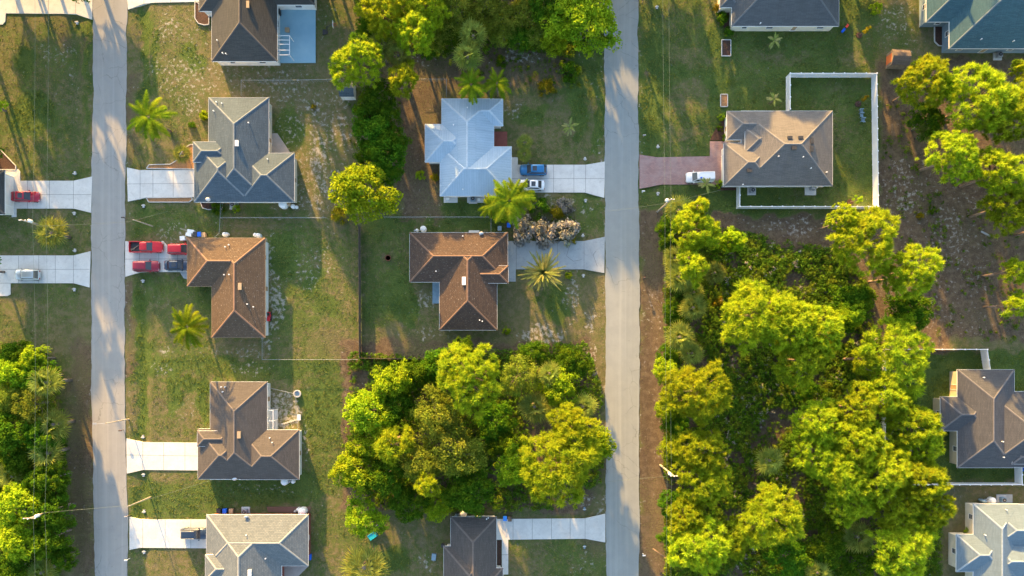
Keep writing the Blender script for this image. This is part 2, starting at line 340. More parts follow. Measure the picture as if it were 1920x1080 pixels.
c = mixc(t, ramp(t, mth(t, 'ADD', g_, mth(t, 'MULTIPLY', mth(t, 'SUBTRACT', nm, .5), 2.4)), .30, .70), dry, grn)
lit = mixc(t, ramp(t, n3, .35, .65), (.160,.112,.076), (.088,.063,.044))
lit = mixc(t, ramp(t, n1, .4, .65), lit, (.185,.14,.09))
c = mixc(t, ramp(t, mth(t, 'ADD', l_, mth(t, 'MULTIPLY', mth(t, 'SUBTRACT', nm, .5), 2.6)), .45, .8), c, lit)
snd = mixc(t, n3, (.60,.57,.53), (.40,.37,.33))
c = mixc(t, mth(t, 'MULTIPLY', ramp(t, mth(t, 'ADD', mth(t, 'MULTIPLY', s_, .62), mth(t, 'MULTIPLY', mth(t, 'SUBTRACT', noise(t, O, 1.6, 6, .64), .5), 2.6)), .38, .80), .68), c, snd)
t.links.new(c, b.inputs['Base Color']); b.inputs['Roughness'].default_value = .95; b.inputs['Specular IOR Level'].default_value = .1
bump(t, b, mth(t, 'ADD', mth(t, 'MULTIPLY', n2, .8), n3), .35, .8)
me.materials.append(m)
tag(link('ground', me), kind='structure')

# ------------------------------------------------------------ roads and driveways
def asphalt(name, c1, c2):
    m, t, b = newmat(name); tc = node(t, 'ShaderNodeTexCoord'); O = tc.outputs['Object']
    mp = node(t, 'ShaderNodeMapping'); t.links.new(O, mp.inputs[0]); mp.inputs['Scale'].default_value = (1.1, .03, 1)
    c = mixc(t, ramp(t, noise(t, O, .5, 4), .3, .7), c1, c2)
    c = mixc(t, mth(t, 'MULTIPLY', ramp(t, noise(t, mp.outputs[0], 1, 3), .45, .7), .35), c, tuple(x*.8 for x in c1))
    c = mixc(t, mth(t, 'MULTIPLY', ramp(t, noise(t, O, 14, 2), .35, .75), .3), c, tuple(x*1.3 for x in c2))
    c = mixc(t, mth(t, 'MULTIPLY', ramp(t, noise(t, O, 1.7, 2), .70, .76), .5), c, tuple(x*.45 for x in c1))
    vo = node(t, 'ShaderNodeTexVoronoi', feature='DISTANCE_TO_EDGE'); vo.inputs['Scale'].default_value = .22
    ds = node(t, 'ShaderNodeVectorMath', operation='ADD'); t.links.new(O, ds.inputs[0]); nn = node(t, 'ShaderNodeTexNoise'); nn.inputs['Scale'].default_value = .9; t.links.new(O, nn.inputs['Vector'])
    t.links.new(nn.outputs['Color'], ds.inputs[1]); t.links.new(ds.outputs[0], vo.inputs['Vector'])
    cr = mth(t, 'MULTIPLY', mth(t, 'SUBTRACT', 1.0, ramp(t, vo.outputs['Distance'], .004, .012)), mth(t, 'MULTIPLY', ramp(t, noise(t, O, .12, 2), .48, .6), .45))
    c = mixc(t, cr, c, tuple(x*.4 for x in c1))
    m2 = node(t, 'ShaderNodeMapping'); t.links.new(O, m2.inputs[0]); m2.inputs['Scale'].default_value = (.9, .015, 1)
    c = mixc(t, mth(t, 'MULTIPLY', ramp(t, noise(t, m2.outputs[0], 1.3, 2), .5, .7), .35), c, tuple(x*1.25 for x in c1))
    t.links.new(c, b.inputs['Base Color']); b.inputs['Roughness'].default_value = .9; b.inputs['Specular IOR Level'].default_value = .2
    bump(t, b, noise(t, O, 20, 2), .015); return m
A1 = asphalt('pale_worn_asphalt', (.30,.295,.275), (.27,.265,.25)); A2 = asphalt('grey_worn_asphalt', (.275,.29,.275), (.245,.26,.25))
def concrete(name, c1, c2, stain):
    m, t, b = newmat(name); tc = node(t, 'ShaderNodeTexCoord'); O = tc.outputs['Object']
    c = mixc(t, ramp(t, noise(t, O, .4, 5, .7), .3, .7), c1, c2)
    c = mixc(t, mth(t, 'MULTIPLY', ramp(t, noise(t, O, 1.3, 5, .75), .5, .75), .55), c, stain)
    c = mixc(t, mth(t, 'MULTIPLY', ramp(t, noise(t, O, 9, 2), .4, .75), .2), c, stain)
    t.links.new(c, b.inputs['Base Color']); b.inputs['Roughness'].default_value = .85; b.inputs['Specular IOR Level'].default_value = .25
    return m
CW = concrete('pale_concrete', (.64,.63,.59), (.54,.53,.50), (.38,.36,.33))
CG_ = concrete('grey_old_concrete', (.38,.40,.40), (.31,.33,.335), (.2,.21,.21))
CJ = simple('concrete_joint', (.16,.15,.14), None, 3, .95)
def road(name, L, Rr, mat):
    """edge control points in px; noisy broken edges"""
    mb = MB(); ys = np.arange(1500, -560, -5.0)
    def ed(pts, sd):
        xs = np.interp(ys, [p[1] for p in pts], [p[0] for p in pts]); r = np.random.default_rng(sd)
        n = r.normal(0, .55, len(ys)); n = np.convolve(n, [.25,.5,.25], 'same')+np.convolve(r.normal(0, 2.0, len(ys)), np.ones(9)/9, 'same'); return xs+n
    xl = ed(L, 3); xr = ed(Rr, 4); a = [W(x, y) for x, y in zip(xl, ys)]; c = [W(x, y) for x, y in zip(xr, ys)]
    n = len(ys); vs = [(p.x, p.y, .02) for p in a]+[(p.x, p.y, .02) for p in c]+[(p.x-.05, p.y, -.8) for p in a]+[(p.x+.05, p.y, -.8) for p in c]
    cx = [((a[i].x+c[i].x)/2, a[i].y, .09) for i in range(n)]; vs += cx
    fs = []
    for i in range(n-1):
        fs += [(i, 4*n+i, 4*n+i+1, i+1), (4*n+i, n+i, n+i+1, 4*n+i+1), (i, i+1, 2*n+i+1, 2*n+i), (n+i+1, n+i, 3*n+i, 3*n+i+1)]
    mb.add(vs, [f[::-1] for f in fs]); tag(mb.build(name, mat), kind='structure')
road('road', [(176,-600),(175,0),(173,250),(171,460),(171,700),(174,850),(177,1080),(178,1600)], [(239,-600),(238,0),(236,300),(234,450),(233,700),(236,850),(239,960),(239,1080),(239,1600)], A1)
road('road', [(1131,-600),(1132,0),(1134,300),(1135,540),(1136,1080),(1136,1600)], [(1195,-600),(1196,0),(1197,270),(1199,540),(1198,1080),(1198,1600)], A2)
SLABS = []
def slab(name, pts, mat, top=.05, joints=(), jm=None, extra=()):
    """pts px polygon; joints: px segments, drawn as shallow dark sealed joints"""
    mb = MB(); SLABS.append(pts); P = [W(x, y) for x, y in pts]; mb.prism([(p.x, p.y) for p in P], -.8, top)
    for (x0, y0, x1, y1) in joints:
        a = W(x0, y0); c = W(x1, y1); dd = (c-a); n = Vector((-dd.y, dd.x, 0)).normalized()*.028
        mb.poly([(q.x, q.y, top+.004) for q in (a-n, c-n, c+n, a+n)], 1)
    o = mb.build(name, [mat, jm or CJ]); tag(o, kind='structure'); return o
slab('driveway', [(20,339),(138,339),(173,331),(171,399),(138,391),(20,391)], CW, .05, [(52,339,52,391),(93,339,93,391),(138,339,138,391),(20,365,171,365)])
slab('driveway', [(-40,479),(138,479),(170,471),(168,539),(138,531),(20,531),(20,552),(14,555),(-40,555)], CW, .05, [(35,480,35,531),(73,479,73,531),(104,479,104,531),(138,479,138,531),(0,505,168,505),(0,531,20,531)])
slab('driveway', [(-60,-30),(174,-30),(173,37),(142,26),(11,25),(10,40),(5,46),(-60,46)], CW, .05, [(32,-20,32,25),(91,-20,91,26),(142,-20,142,26)])
slab('driveway', [(237,-40),(380,-40),(380,3),(290,5),(270,7),(240,18)], CW, .05, [(270,-30,270,7),(320,-30,320,5)])
slab('driveway', [(238,314),(262,319),(372,318),(372,369),(275,370),(240,378)], CW, .05, [(263,319,263,372),(287,318,287,370),(325,318,325,369),(238,345,372,344)])
slab('driveway', [(235,452),(262,457),(306,452),(313,460),(372,460),(372,510),(264,510),(235,519)], CW, .05, [(262,457,262,511),(298,455,298,510),(333,460,333,510),(235,486,372,485)])
slab('driveway', [(237,822),(266,829),(380,830),(380,882),(268,881),(238,888)], CW, .05, [(268,829,268,881),(307,830,307,881),(347,830,347,882),(237,853,380,855)])
slab('driveway', [(243,969),(262,974),(395,974),(395,1028),(262,1027),(243,1031)], CW, .05, [(268,974,268,1027),(310,974,310,1027),(358,974,358,1028)])
slab('driveway', [(950,309),(1098,309),(1134,303),(1133,371),(1097,361),(950,361)], CW, .05, [(1038,309,1038,361),(1076,309,1076,361),(1098,309,1098,361),(950,335,1133,335)])
slab('driveway', [(945,452),(1095,452),(1134,444),(1133,512),(1095,505),(945,505)], CG_, .05, [(968,452,968,505),(1005,452,1005,505),(1045,452,1045,505),(1095,452,1095,505),(1068,460,1062,480),(1062,480,1075,490),(1075,490,1090,487),(1118,470,1112,478),(1112,478,1120,500)])
slab('driveway', [(931,973),(1097,972),(1135,963),(1135,1017),(1097,1010),(931,1012)], CW, .05, [(962,973,962,1011),(998,973,998,1011),(1034,972,1034,1010),(1069,972,1069,1010),(1097,972,1097,1010)])
slab('path', [(941,1010),(953,1010),(953,1077),(941,1077)], CW, .045, [(941,1040,953,1040)])
slab('path', [(953,295),(971,295),(971,310),(953,310)], CW, .045)
slab('path', [(950,504),(967,504),(967,528),(950,528)], CG_, .045)
slab('path', [(950,454),(958,454),(958,505),(950,505)], CG_, .06)
slab('path', [(10,318),(34,317),(38,322),(38,340),(10,340)], CW, .045)
slab('path', [(22,390),(31,390),(31,407),(22,407)], CW, .045)
# red block paving of the right-hand driveway
m, t, b = newmat('red_block_paving'); tc = node(t, 'ShaderNodeTexCoord'); br = node(t, 'ShaderNodeTexBrick')
t.links.new(tc.outputs['Object'], br.inputs['Vector']); br.inputs['Scale'].default_value = 1; br.inputs['Brick Width'].default_value = .42; br.inputs['Row Height'].default_value = .22
br.inputs['Mortar Size'].default_value = .02; br.inputs['Color1'].default_value = (.36,.20,.18,1); br.inputs['Color2'].default_value = (.27,.15,.14,1); br.inputs['Mortar'].default_value = (.20,.16,.15,1)
c = mixc(t, mth(t, 'MULTIPLY', ramp(t, noise(t, tc.outputs['Object'], .5, 4), .35, .7), .5), br.outputs['Color'], (.36,.27,.25))
t.links.new(c, b.inputs['Base Color']); b.inputs['Roughness'].default_value = .85; PAVE = m
slab('driveway', [(1199,290),(1232,295),(1331,293),(1331,265),(1370,265),(1370,346),(1240,346),(1199,354)], PAVE, .05)
slab('patio', [(520,10),(592,10),(592,118),(523,118)], M['bluepatio'], .12)
slab('patio', [(502,250),(520,250),(545,287),(502,287)], concrete('patio_concrete', (.36,.33,.30), (.30,.28,.25), (.2,.18,.16)), .08)
slab('patio', [(500,255),(508,262),(508,262),(500,262)], CG_, .07)
slab('patio', [(926,247),(951,247),(951,278),(926,278)], M['brickred'], .12)
slab('patio', [(811,520),(826,520),(826,569),(811,569)], M['slate'], .12)
slab('patio', [(528,1058),(580,1060),(558,1082),(528,1120)], concrete('brownish_patio', (.42,.36,.32), (.36,.31,.28), (.25,.22,.2)), .1)  # patio slab in brownish grey concrete
slab('patio', [(832,367),(858,367),(858,380),(832,380)], CW, .06); slab('patio', [(876,367),(909,367),(909,380),(876,380)], CW, .06)
slab('patio', [(438,378),(447,378),(447,392),(430,392)], CW, .06)
slab('patio', [(1509,350),(1530,350),(1530,366),(1509,366)], CW, .06)
slab('patio', [(879,432),(899,432),(899,440),(879,440)], CW, .06)
slab('patio', [(1868,927),(1898,927),(1898,943),(1868,943)], CG_, .07)
slab('patio', [(500,950),(503,960),(580,962),(583,950)], concrete('mulch_side_slab', (.16,.09,.07), (.12,.07,.05), (.1,.06,.05)), .05)
slab('patio', [(337,508),(352,508),(352,524),(345,522),(340,515)], M['galv'], .03)
# ------------------------------------------------------------ houses
def hiproof(mb, x0, y0, x1, y1, ze, p, caps, ends='hh', cw=.17):
    w_ = x1-x0; d_ = y1-y0; alongx = w_ >= d_; h = min(w_, d_)/2; zr = ze+h*p
    i0 = h if ends[0] == 'h' else 0; i1 = h if ends[1] == 'h' else 0
    A = [Vector(q) for q in ((x0,y0,ze),(x1,y0,ze),(x1,y1,ze),(x0,y1,ze))]
    if alongx: r0 = Vector((x0+i0, (y0+y1)/2, zr)); r1 = Vector((x1-i1, (y0+y1)/2, zr)); F = [(A[0],A[1],r1,r0),(A[2],A[3],r0,r1),(A[1],A[2],r1),(A[3],A[0],r0)]; hips = [(A[0],r0),(A[3],r0),(A[1],r1),(A[2],r1)]
    else: r0 = Vector(((x0+x1)/2, y0+i0, zr)); r1 = Vector(((x0+x1)/2, y1-i1, zr)); F = [(A[1],A[2],r1,r0),(A[3],A[0],r0,r1),(A[0],A[1],r0),(A[2],A[3],r1)]; hips = [(A[0],r0),(A[1],r0),(A[2],r1),(A[3],r1)]
    for f in F: mb.poly(f, 0)
    mb.poly([(x0,y0,ze-.14),(x0,y1,ze-.14),(x1,y1,ze-.14),(x1,y0,ze-.14)], 2)
    if (r1-r0).length > .1: hips.append((r0, r1))
    for a, c in hips: caps.append((a, c, cw))
def drawcaps(mb, caps, hfun):
    for k, a, c, cw in caps:
        dd = (c-a).normalized(); s = dd.cross(Vector((0,0,1))).normalized()*cw; n = max(2, int((c-a).length/.35)); dz = Vector((0,0,.055)); lo = Vector((0,0,-.015))
        keep = []
        for i in range(n):
            q = a.lerp(c, (i+.5)/n); keep.append(hfun(q.x, q.y, k) < q.z-.03)
        i = 0
        while i < n:
            if not keep[i]: i += 1; continue
            j = i
            while j < n and keep[j]: j += 1
            p = a.lerp(c, i/n); q = a.lerp(c, j/n)
            mb.poly([p+s+lo, q+s+lo, q+dz, p+dz], 1); mb.poly([p-s+lo, p+dz, q+dz, q-s+lo], 1); i = j
def addroofuv(me):
    uv = me.uv_layers.new(name='roof')
    for p in me.polygons:
        n = p.normal
        if n.z < 0: n = -n
        u = Vector((0,0,1)).cross(n)
        u = Vector((1,0,0)) if u.length < 1e-3 else u.normalized()
        v = n.cross(u)
        for li in p.loop_indices:
            co = me.vertices[me.loops[li].vertex_index].co
            uv.data[li].uv = (co.dot(u), co.dot(v))
def window(parent, org, side, x, y, z0, z1, wd, frame='white', door=False, garage=False):
    """side N/S/E/W = outward direction; x,y on the wall plane"""
    nm = {'N':(0,1),'S':(0,-1),'E':(1,0),'W':(-1,0)}[side]; tx, ty = abs(nm[1]), abs(nm[0])
    def bx(mb, a0, a1, b0, b1, o0, o1, mi=0):
        xs = sorted((x+tx*a0+nm[0]*o0, x+tx*a1+nm[0]*o1)) if tx else sorted((x+nm[0]*o0, x+nm[0]*o1))
        ys = sorted((y+ty*a0+nm[1]*o0, y+ty*a1+nm[1]*o1)) if ty else sorted((y+nm[1]*o0, y+nm[1]*o1))
        mb.box(xs[0], ys[0], b0, xs[1], ys[1], b1, mi)
    h = wd/2; fr = MB(); pn = MB(); e = .09
    if garage:
        bx(fr, -h-.12, -h, z0, z1+.12, -.1, .07); bx(fr, h, h+.12, z0, z1+.12, -.1, .07); bx(fr, -h, h, z1, z1+.12, -.1, .07)
        for k in range(4): bx(pn, -h, h, z0+k*(z1-z0)/4+.02, z0+(k+1)*(z1-z0)/4-.01, -.05, .03)
        f = fr.build('garage_door', M['white'], parent, org); pn.build('door_panel', M['offwhite'], f, org); return
    bx(fr, -h, -h+e, z0, z1, -.1, .05); bx(fr, h-e, h, z0, z1, -.1, .05); bx(fr, -h+e, h-e, z1-e, z1, -.1, .05); bx(fr, -h+e, h-e, z0, z0+e, -.1, .07)
    if door:
        bx(pn, -h+e, h-e, z0+e, z1-e, -.08, .02); f = fr.build('door', M['white'], parent, org); pn.build('door_leaf', M['tan'], f, org)
        k = MB(); bx(k, h-.25, h-.19, z0+.95, z0+1.05, 0, .08); k.build('handle', M['grey'], f, org)
    else:
        bx(fr, -h+e, h-e, (z0+z1)/2-.03, (z0+z1)/2+.03, -.08, .035)
        bx(pn, -h+e, h-e, z0+e, z1-e, -.08, .015); f = fr.build('window', M[frame], parent, org); pn.build('pane', M['glass'], f, org)
def house(label, wings, raised, roof, wall, pitch=.40, ov=.42, ze=2.75, garages=(), doors=(), vents=(), boxes=(), trim='white', cat='house', ends=None, wrows=True):
    cx = sum((a[0]+a[2])/2 for a in wings)/len(wings); cy = sum((a[1]+a[3])/2 for a in wings)/len(wings)
    o = empty('house', W(cx, cy), label, cat); org = W(cx, cy)
    rf = MB(); wl = MB(); fa = MB(); rects = []; allcaps = []; R2 = []
    for k, wg in enumerate(list(wings)+list(raised)):
        up = k >= len(wings); z = ze+(.75 if up else 0)+k*.005
        if up and len(wg) > 4: z = ze+wg[4]+k*.005
        a = W(wg[0], wg[1], z); c = W(wg[2], wg[3], z); x0, x1 = sorted((a.x, c.x)); y0, y1 = sorted((a.y, c.y))
        cp = []; hiproof(rf, x0, y0, x1, y1, z, pitch+k*.0008, cp, (ends or {}).get(k, 'hh')); allcaps += [(k, *c_) for c_ in cp]; R2.append((x0, y0, x1, y1, z))
        i = ov+k*.004
        wl.box(x0+i, y0+i, -.4, x1-i, y1-i, z-.16-k*.003)
        t_ = .03; q = k*.002     # fascia / gutter boards
        fa.box(x0-t_-q, y0-t_-q, z-.18, x1+t_+q, y0+.0, z+.012+q); fa.box(x0-t_-q, y1, z-.18, x1+t_+q, y1+t_+q, z+.012+q)
        fa.box(x0-t_-q, y0, z-.18, x0, y1, z+.012+q); fa.box(x1, y0, z-.18, x1+t_+q, y1, z+.012+q)
        rects.append((x0+i, y0+i, x1-i, y1-i, up))
    def hf(x, y, skip):
        return max([z_+pitch*min(x-a0, a1-x, y-b0, b1-y) for j, (a0, b0, a1, b1, z_) in enumerate(R2) if j != skip and a0 < x < a1 and b0 < y < b1]+[-9])
    drawcaps(rf, allcaps, hf)
    r = rf.build('roof', [RM[roof], CAP[roof], M['white']], o, org); addroofuv(r.data)
    wo = wl.build('wall', M[wall], o, org); fa.build('fascia', M[trim], o, org)
    def free(x, y, k):
        return not any(j != k and a[0]-.1 < x < a[2]+.1 and a[1]-.1 < y < a[3]+.1 for j, a in enumerate(rects))
    gpos = []
    for (px, py, side, wd) in garages:
        p = W(px, py); k = min(range(len(wings)), key=lambda k: abs({'W':rects[k][0],'E':rects[k][2]}.get(side, 0)-p.x)+abs((rects[k][1]+rects[k][3])/2-p.y)*.3 if side in 'WE' else 1e9)
        x = rects[k][0] if side == 'W' else rects[k][2]
        window(o, org, side, x, p.y, 0.05, 2.2, wd, garage=True); gpos.append((x, p.y, wd/2+.4))
    for k, (x0, y0, x1, y1, up) in enumerate(rects):
        if up: continue
        for side in 'NSEW':
            L = (x1-x0) if side in 'NS' else (y1-y0); n = max(1, int(L/4.2))
            for j in range(n):
                s = (j+.5)/n
                x, y = {'N':(x0+L*s, y1), 'S':(x0+L*s, y0), 'E':(x1, y0+L*s), 'W':(x0, y0+L*s)}[side]
                q = W(0, 0)  # keep only walls that stand free and near the frame
                ppx = NX+x*FOC/H; ppy = NY-y*FOC/H
                if ppx < -30 or ppx > 1950 or ppy < -30 or ppy > 1110: continue
                dx = {'N':(0,.3),'S':(0,-.3),'E':(.3,0),'W':(-.3,0)}[side]
                if not (free(x+dx[0], y+dx[1], k) and free(x-.7*abs(dx[1]>0 or dx[1]<0), y-.7*(dx[0]!=0), k) and free(x+.7*(dx[1]!=0), y+.7*(dx[0]!=0), k)): continue
                if any(abs(x-g[0]) < .6 and abs(y-g[1]) < g[2]+.6 for g in gpos): continue
                if (j+k) % 3 == 2: window(o, org, side, x, y, .1, 2.15, 1.0, door=True)
                else: window(o, org, side, x, y, .95, 2.15, 1.3 if j % 2 else 1.0)
    def rz(x, y):
        best = 0
        for k, wg in enumerate(list(wings)+list(raised)):
            z = ze+((wg[4] if len(wg) > 4 else .75) if k >= len(wings) else 0)
            x0, y0, x1, y1, up = rects[k]; i = ov; x0 -= i; y0 -= i; x1 += i; y1 += i
            if x0 <= x <= x1 and y0 <= y <= y1: best = max(best, z+pitch*min(x-x0, x1-x, y-y0, y1-y))
        return best
    for (px, py) in vents:
        p = W(px, py, 4.2); z = rz(p.x, p.y); mb = MB(); mb.tube((p.x, p.y, z-.1), (p.x, p.y, z+.38), .07, n=8)
        mb.tube((p.x, p.y, z+.34), (p.x, p.y, z+.42), .11, n=8); mb.build('roof_vent', M['white'], o, org)
    for (px, py, sx, sy, cm) in boxes:
        p = W(px, py, 4.4); z = rz(p.x, p.y); mb = MB(); mb.box(p.x-sx/2, p.y-sy/2, z-.4, p.x+sx/2, p.y+sy/2, z+.25); mb.box(p.x-sx/2-.05, p.y-sy/2-.05, z+.25, p.x+sx/2+.05, p.y+sy/2+.05, z+.3)
        mb.build('roof_vent' if sx < 1.2 else 'skylight', M[cm], o, org)
    return o
house('house with a dark grey brown roof beside the pale blue patio slab', [(397,-90,520,115),(373,-70,450,21),(460,-90,590,9)], [], 'greybrown', 'offwhite',
      vents=[(414,96),(420,97),(404,72)], boxes=[(466,10,.4,1.1,'tan')])
house('house with slate blue and tan shingle roof above the pale driveway between two mulch beds', [(391,183,504,378),(364,268,470,379),(450,287,552,379)], [(362,266,430,304,.6)], 'blue', 'cream',
      garages=[(364,344,'W',4.9)], vents=[(402,188),(413,191),(397,205),(466,230),(499,296)], boxes=[(446,270,.5,.9,'white')])
house('house with a brown tiled roof where five red and dark cars are parked', [(351,446,493,537),(397,446.5,497,633)], [], 'brown', 'offwhite',
      garages=[(351,487,'W',4.9)], vents=[(426,458),(420,462),(420,515),(431,515),(463,570),(473,575)], boxes=[(450,537,.5,1.1,'tan')], trim='tan')
house('house with a taupe shingle roof and a small white screened porch at its back', [(394,716,501,899),(371,804,470,898.5),(450,806,561,899.3)], [(370,808,431,837,.6)], 'taupe', 'offwhite',
      garages=[(371,855,'W',4.9)], vents=[(411,726),(418,726),(415,735),(503,822),(509,830)], boxes=[(449,815,.5,1.1,'tan')])
house('house with weathered blue and tan roof beside the dark car on its driveway', [(387,965,578,1061),(388,966,528,1180)], [(385,1040,456,1088,.6)], 'bluetan', 'brickred',
      garages=[(387,1001,'W',4.9)], vents=[(462,1003),(497,1048)], boxes=[(470,1073,.5,1.1,'white')])
house('house with dark grey roof at the bottom edge beside the narrow driveway', [(845,969,931,1220),(832,1024,930,1219),(890,1065,943,1218)], [], 'taupe', 'offwhite', vents=[(912,976),(915,974)])
house('house with a dark brown tiled roof beside the big feathery date palm', [(768,436,952,529),(824,437,932,619)], [(884,498,953,531,.6)], 'darkbrown', 'offwhite',
      garages=[(952,480,'E',4.9)], vents=[(817,508),(867,441),(899,600),(904,602)], boxes=[(870,527,.55,1.3,'white')])
house('house with pale blue metal roof beside the blue and the white parked cars', [(828,185,926,367),(860,185.5,943,236),(797,233,885,304),(825,275,959,367.5)], [], 'metal', 'offwhite',
      garages=[(959,335,'E',4.9)], vents=[(850,233),(876,200),(867,353)])
house('house with brown and grey shingle roof beside the white vinyl fenced lawn', [(1357,268,1450,349),(1390,208,1561,348.5),(1363,208.5,1450,262)], [(1397,240,1445,286,.5)], 'greytan', 'offwhite',
      garages=[(1357,320,'W',4.9)], vents=[(1457,295),(1503,296),(1521,315),(1553,321),(1397,343)], boxes=[(1407,318,.75,.5,'dark'),(1478,260,.75,.4,'dark'),(1498,260,.75,.4,'dark'),(1485,280,.75,.5,'dark'),(1521,265,.4,.9,'dark'),(1521,280,.4,.9,'dark')])
house('house with grey roof and beige walls at the top edge right of the long lawn', [(1372,-90,1573,49),(1350,-90,1386,14)], [], 'grey', 'cream', vents=[(1430,38)])
house('house with teal grey roof and blue grey walls in the top right corner', [(1737,-90,1850,41),(1780,-95,2030,91)], [(1893,-30,1990,28,.3)], 'teal', 'bluewall', vents=[(1845,70),(1907,73)])
house('house with mauve grey roof at the right edge inside the lower white fence', [(1795,693,1902,877),(1763,744,1850,808),(1850,734,2000,876)], [(1898,842,1990,870,.4)], 'mauve', 'beige',
      vents=[(1850,708),(1880,828),(1885,858)])
house('house with pale blue grey roof in the bottom right corner', [(1825,945,1910,1180),(1793,1002,1880,1072),(1850,946,2040,1034),(1850,1012,2040,1085)], [], 'pale', 'cream', vents=[(1852,1005),(1894,958)])
house('house cut by the left edge beside the bright red saloon', [(-110,319,9,402)], [], 'greybrown', 'offwhite', garages=[(9,362,'E',4.9)])

# porch frame behind the taupe house
def porch():
    o = empty('screened_porch', W(510,785), 'small white framed screened porch behind the taupe roofed house', 'porch'); org = W(510,785)
    x0, y1 = W(500,767).xy; x1, y0 = W(521,806).xy
    f = MB()
    for x in (x0, x1):
        for y in (y0, (y0+y1)/2, y1): f.box(x-.05, y-.05, 0, x+.05, y+.05, 2.4)
    for y in (y0, (y0+y1)/2, y1): f.box(x0, y-.045, 2.4, x1, y+.045, 2.5)
    for x in (x0, x1): f.box(x-.045, y0+.05, 2.41, x+.045, y1-.05, 2.49)
    f.box(x0, y0+.05, .9, x0+.04, y1-.05, .98); f.box(x1-.04, y0+.05, .9, x1, y1-.05, .98)
    f.build('frame', M['white'], o, org)
    MB().box(x0+.2, (y0+y1)/2+.3, 2.3, x1-1.1, y1-.2, 2.36).build('roof_panel', M['white'], o, org)
    MB().box(x0+.2, y0+.2, 2.3, x1-1.0, (y0+y1)/2-.3, 2.36).build('roof_panel', M['white'], o, org)
    s = MB(); s.box(x0, y0, -.3, x1, y1, .08); s.build('floor', CW, o, org)
porch()
def pergola():
    o = empty('screen_enclosure_frame', W(535,85), 'bare white aluminium frame of beams standing on the pale blue patio', 'frame'); org = W(535,85)
    f = MB(); z = 2.5; x0 = W(520,60,z).x; x1 = W(543,60,z).x
    for py in (67,75,83,94,103): y = W(0,py,z).y; f.box(x0, y-.035, z-.05, x1, y+.035, z+.05)
    f.box(x1-.04, W(0,103,z).y, z-.045, x1+.04, W(0,67,z).y, z+.06); f.build('beam', M['white'], o, org)
    for py in (67,103): y = W(0,py,z).y; MB().box(x1-.05, y-.05, .1, x1+.05, y+.05, z-.05).build('post', M['white'], o, org)
pergola()
# sheds
def shed(label, x0p, y0p, x1p, y1p, wallm, roofm, ridge='x', doorm=None, dside='S', rz=0):
    c = W((x0p+x1p)/2, (y0p+y1p)/2); o = empty('shed', c, label, 'shed', rz=rz)
    k = H/FOC; w_ = (x1p-x0p)*k/2*.97; d_ = (y1p-y0p)*k/2*.97; zh = 1.9; rr = .62
    a = MB(); a.box(-w_+.1, -d_+.1, -.3, w_-.1, d_-.1, zh); 
    if ridge == 'x':
        for s in (-1, 1): a.poly([(s*(w_-.1), -d_+.1, zh), (s*(w_-.1), d_-.1, zh), (s*(w_-.1), 0, zh+rr-.08)])
    else:
        for s in (-1, 1): a.poly([(-w_+.1, s*(d_-.1), zh), (w_-.1, s*(d_-.1), zh), (0, s*(d_-.1), zh+rr-.08)])
    a.build('wall', M[wallm], o)
    r = MB()
    for s in (-1, 1):
        if ridge == 'x':
            for a0, a1, h0, h1 in ((0,.55,rr,rr*.62),(.55,1,rr*.62,-.05)):
                r.add([(-w_,s*d_*a0,zh+h0),(w_,s*d_*a0,zh+h0),(w_,s*d_*a1,zh+h1),(-w_,s*d_*a1,zh+h1),(-w_,s*d_*a0,zh+h0+.05),(w_,s*d_*a0,zh+h0+.05),(w_,s*d_*a1,zh+h1+.05),(-w_,s*d_*a1,zh+h1+.05)],
                  [(0,1,2,3),(4,7,6,5),(0,4,5,1),(3,2,6,7),(0,3,7,4),(1,5,6,2)])
        else:
            r.add([(0,-d_,zh+rr),(0,d_,zh+rr),(s*w_,d_,zh-.05),(s*w_,-d_,zh-.05),(0,-d_,zh+rr+.05),(0,d_,zh+rr+.05),(s*w_,d_,zh),(s*w_,-d_,zh)],
                  [(0,1,2,3),(4,7,6,5),(0,4,5,1),(3,2,6,7),(0,3,7,4),(1,5,6,2)])
    ro = r.build('roof', RM[roofm] if roofm in RM else M[roofm], o); addroofuv(ro.data)
    dd = MB()
    if dside == 'S': dd.box(-.6, -d_+.05, .05, .6, -d_+.13, 1.75)
    else: dd.box(-w_+.05, -.75, .05, -w_+.13, .75, 1.8)
    dd.build('door', M[doorm or 'white'], o)
    return o
shed('small shed with slate grey and tan gambrel roof at the foot of the bright pine', 641,162,669,189,'offwhite','blue','x')
shed('little brown roofed shed with an orange end door in the right-hand clearing', 1660,101,1694,131,'wood','shed','x','orange','W', R(-3))

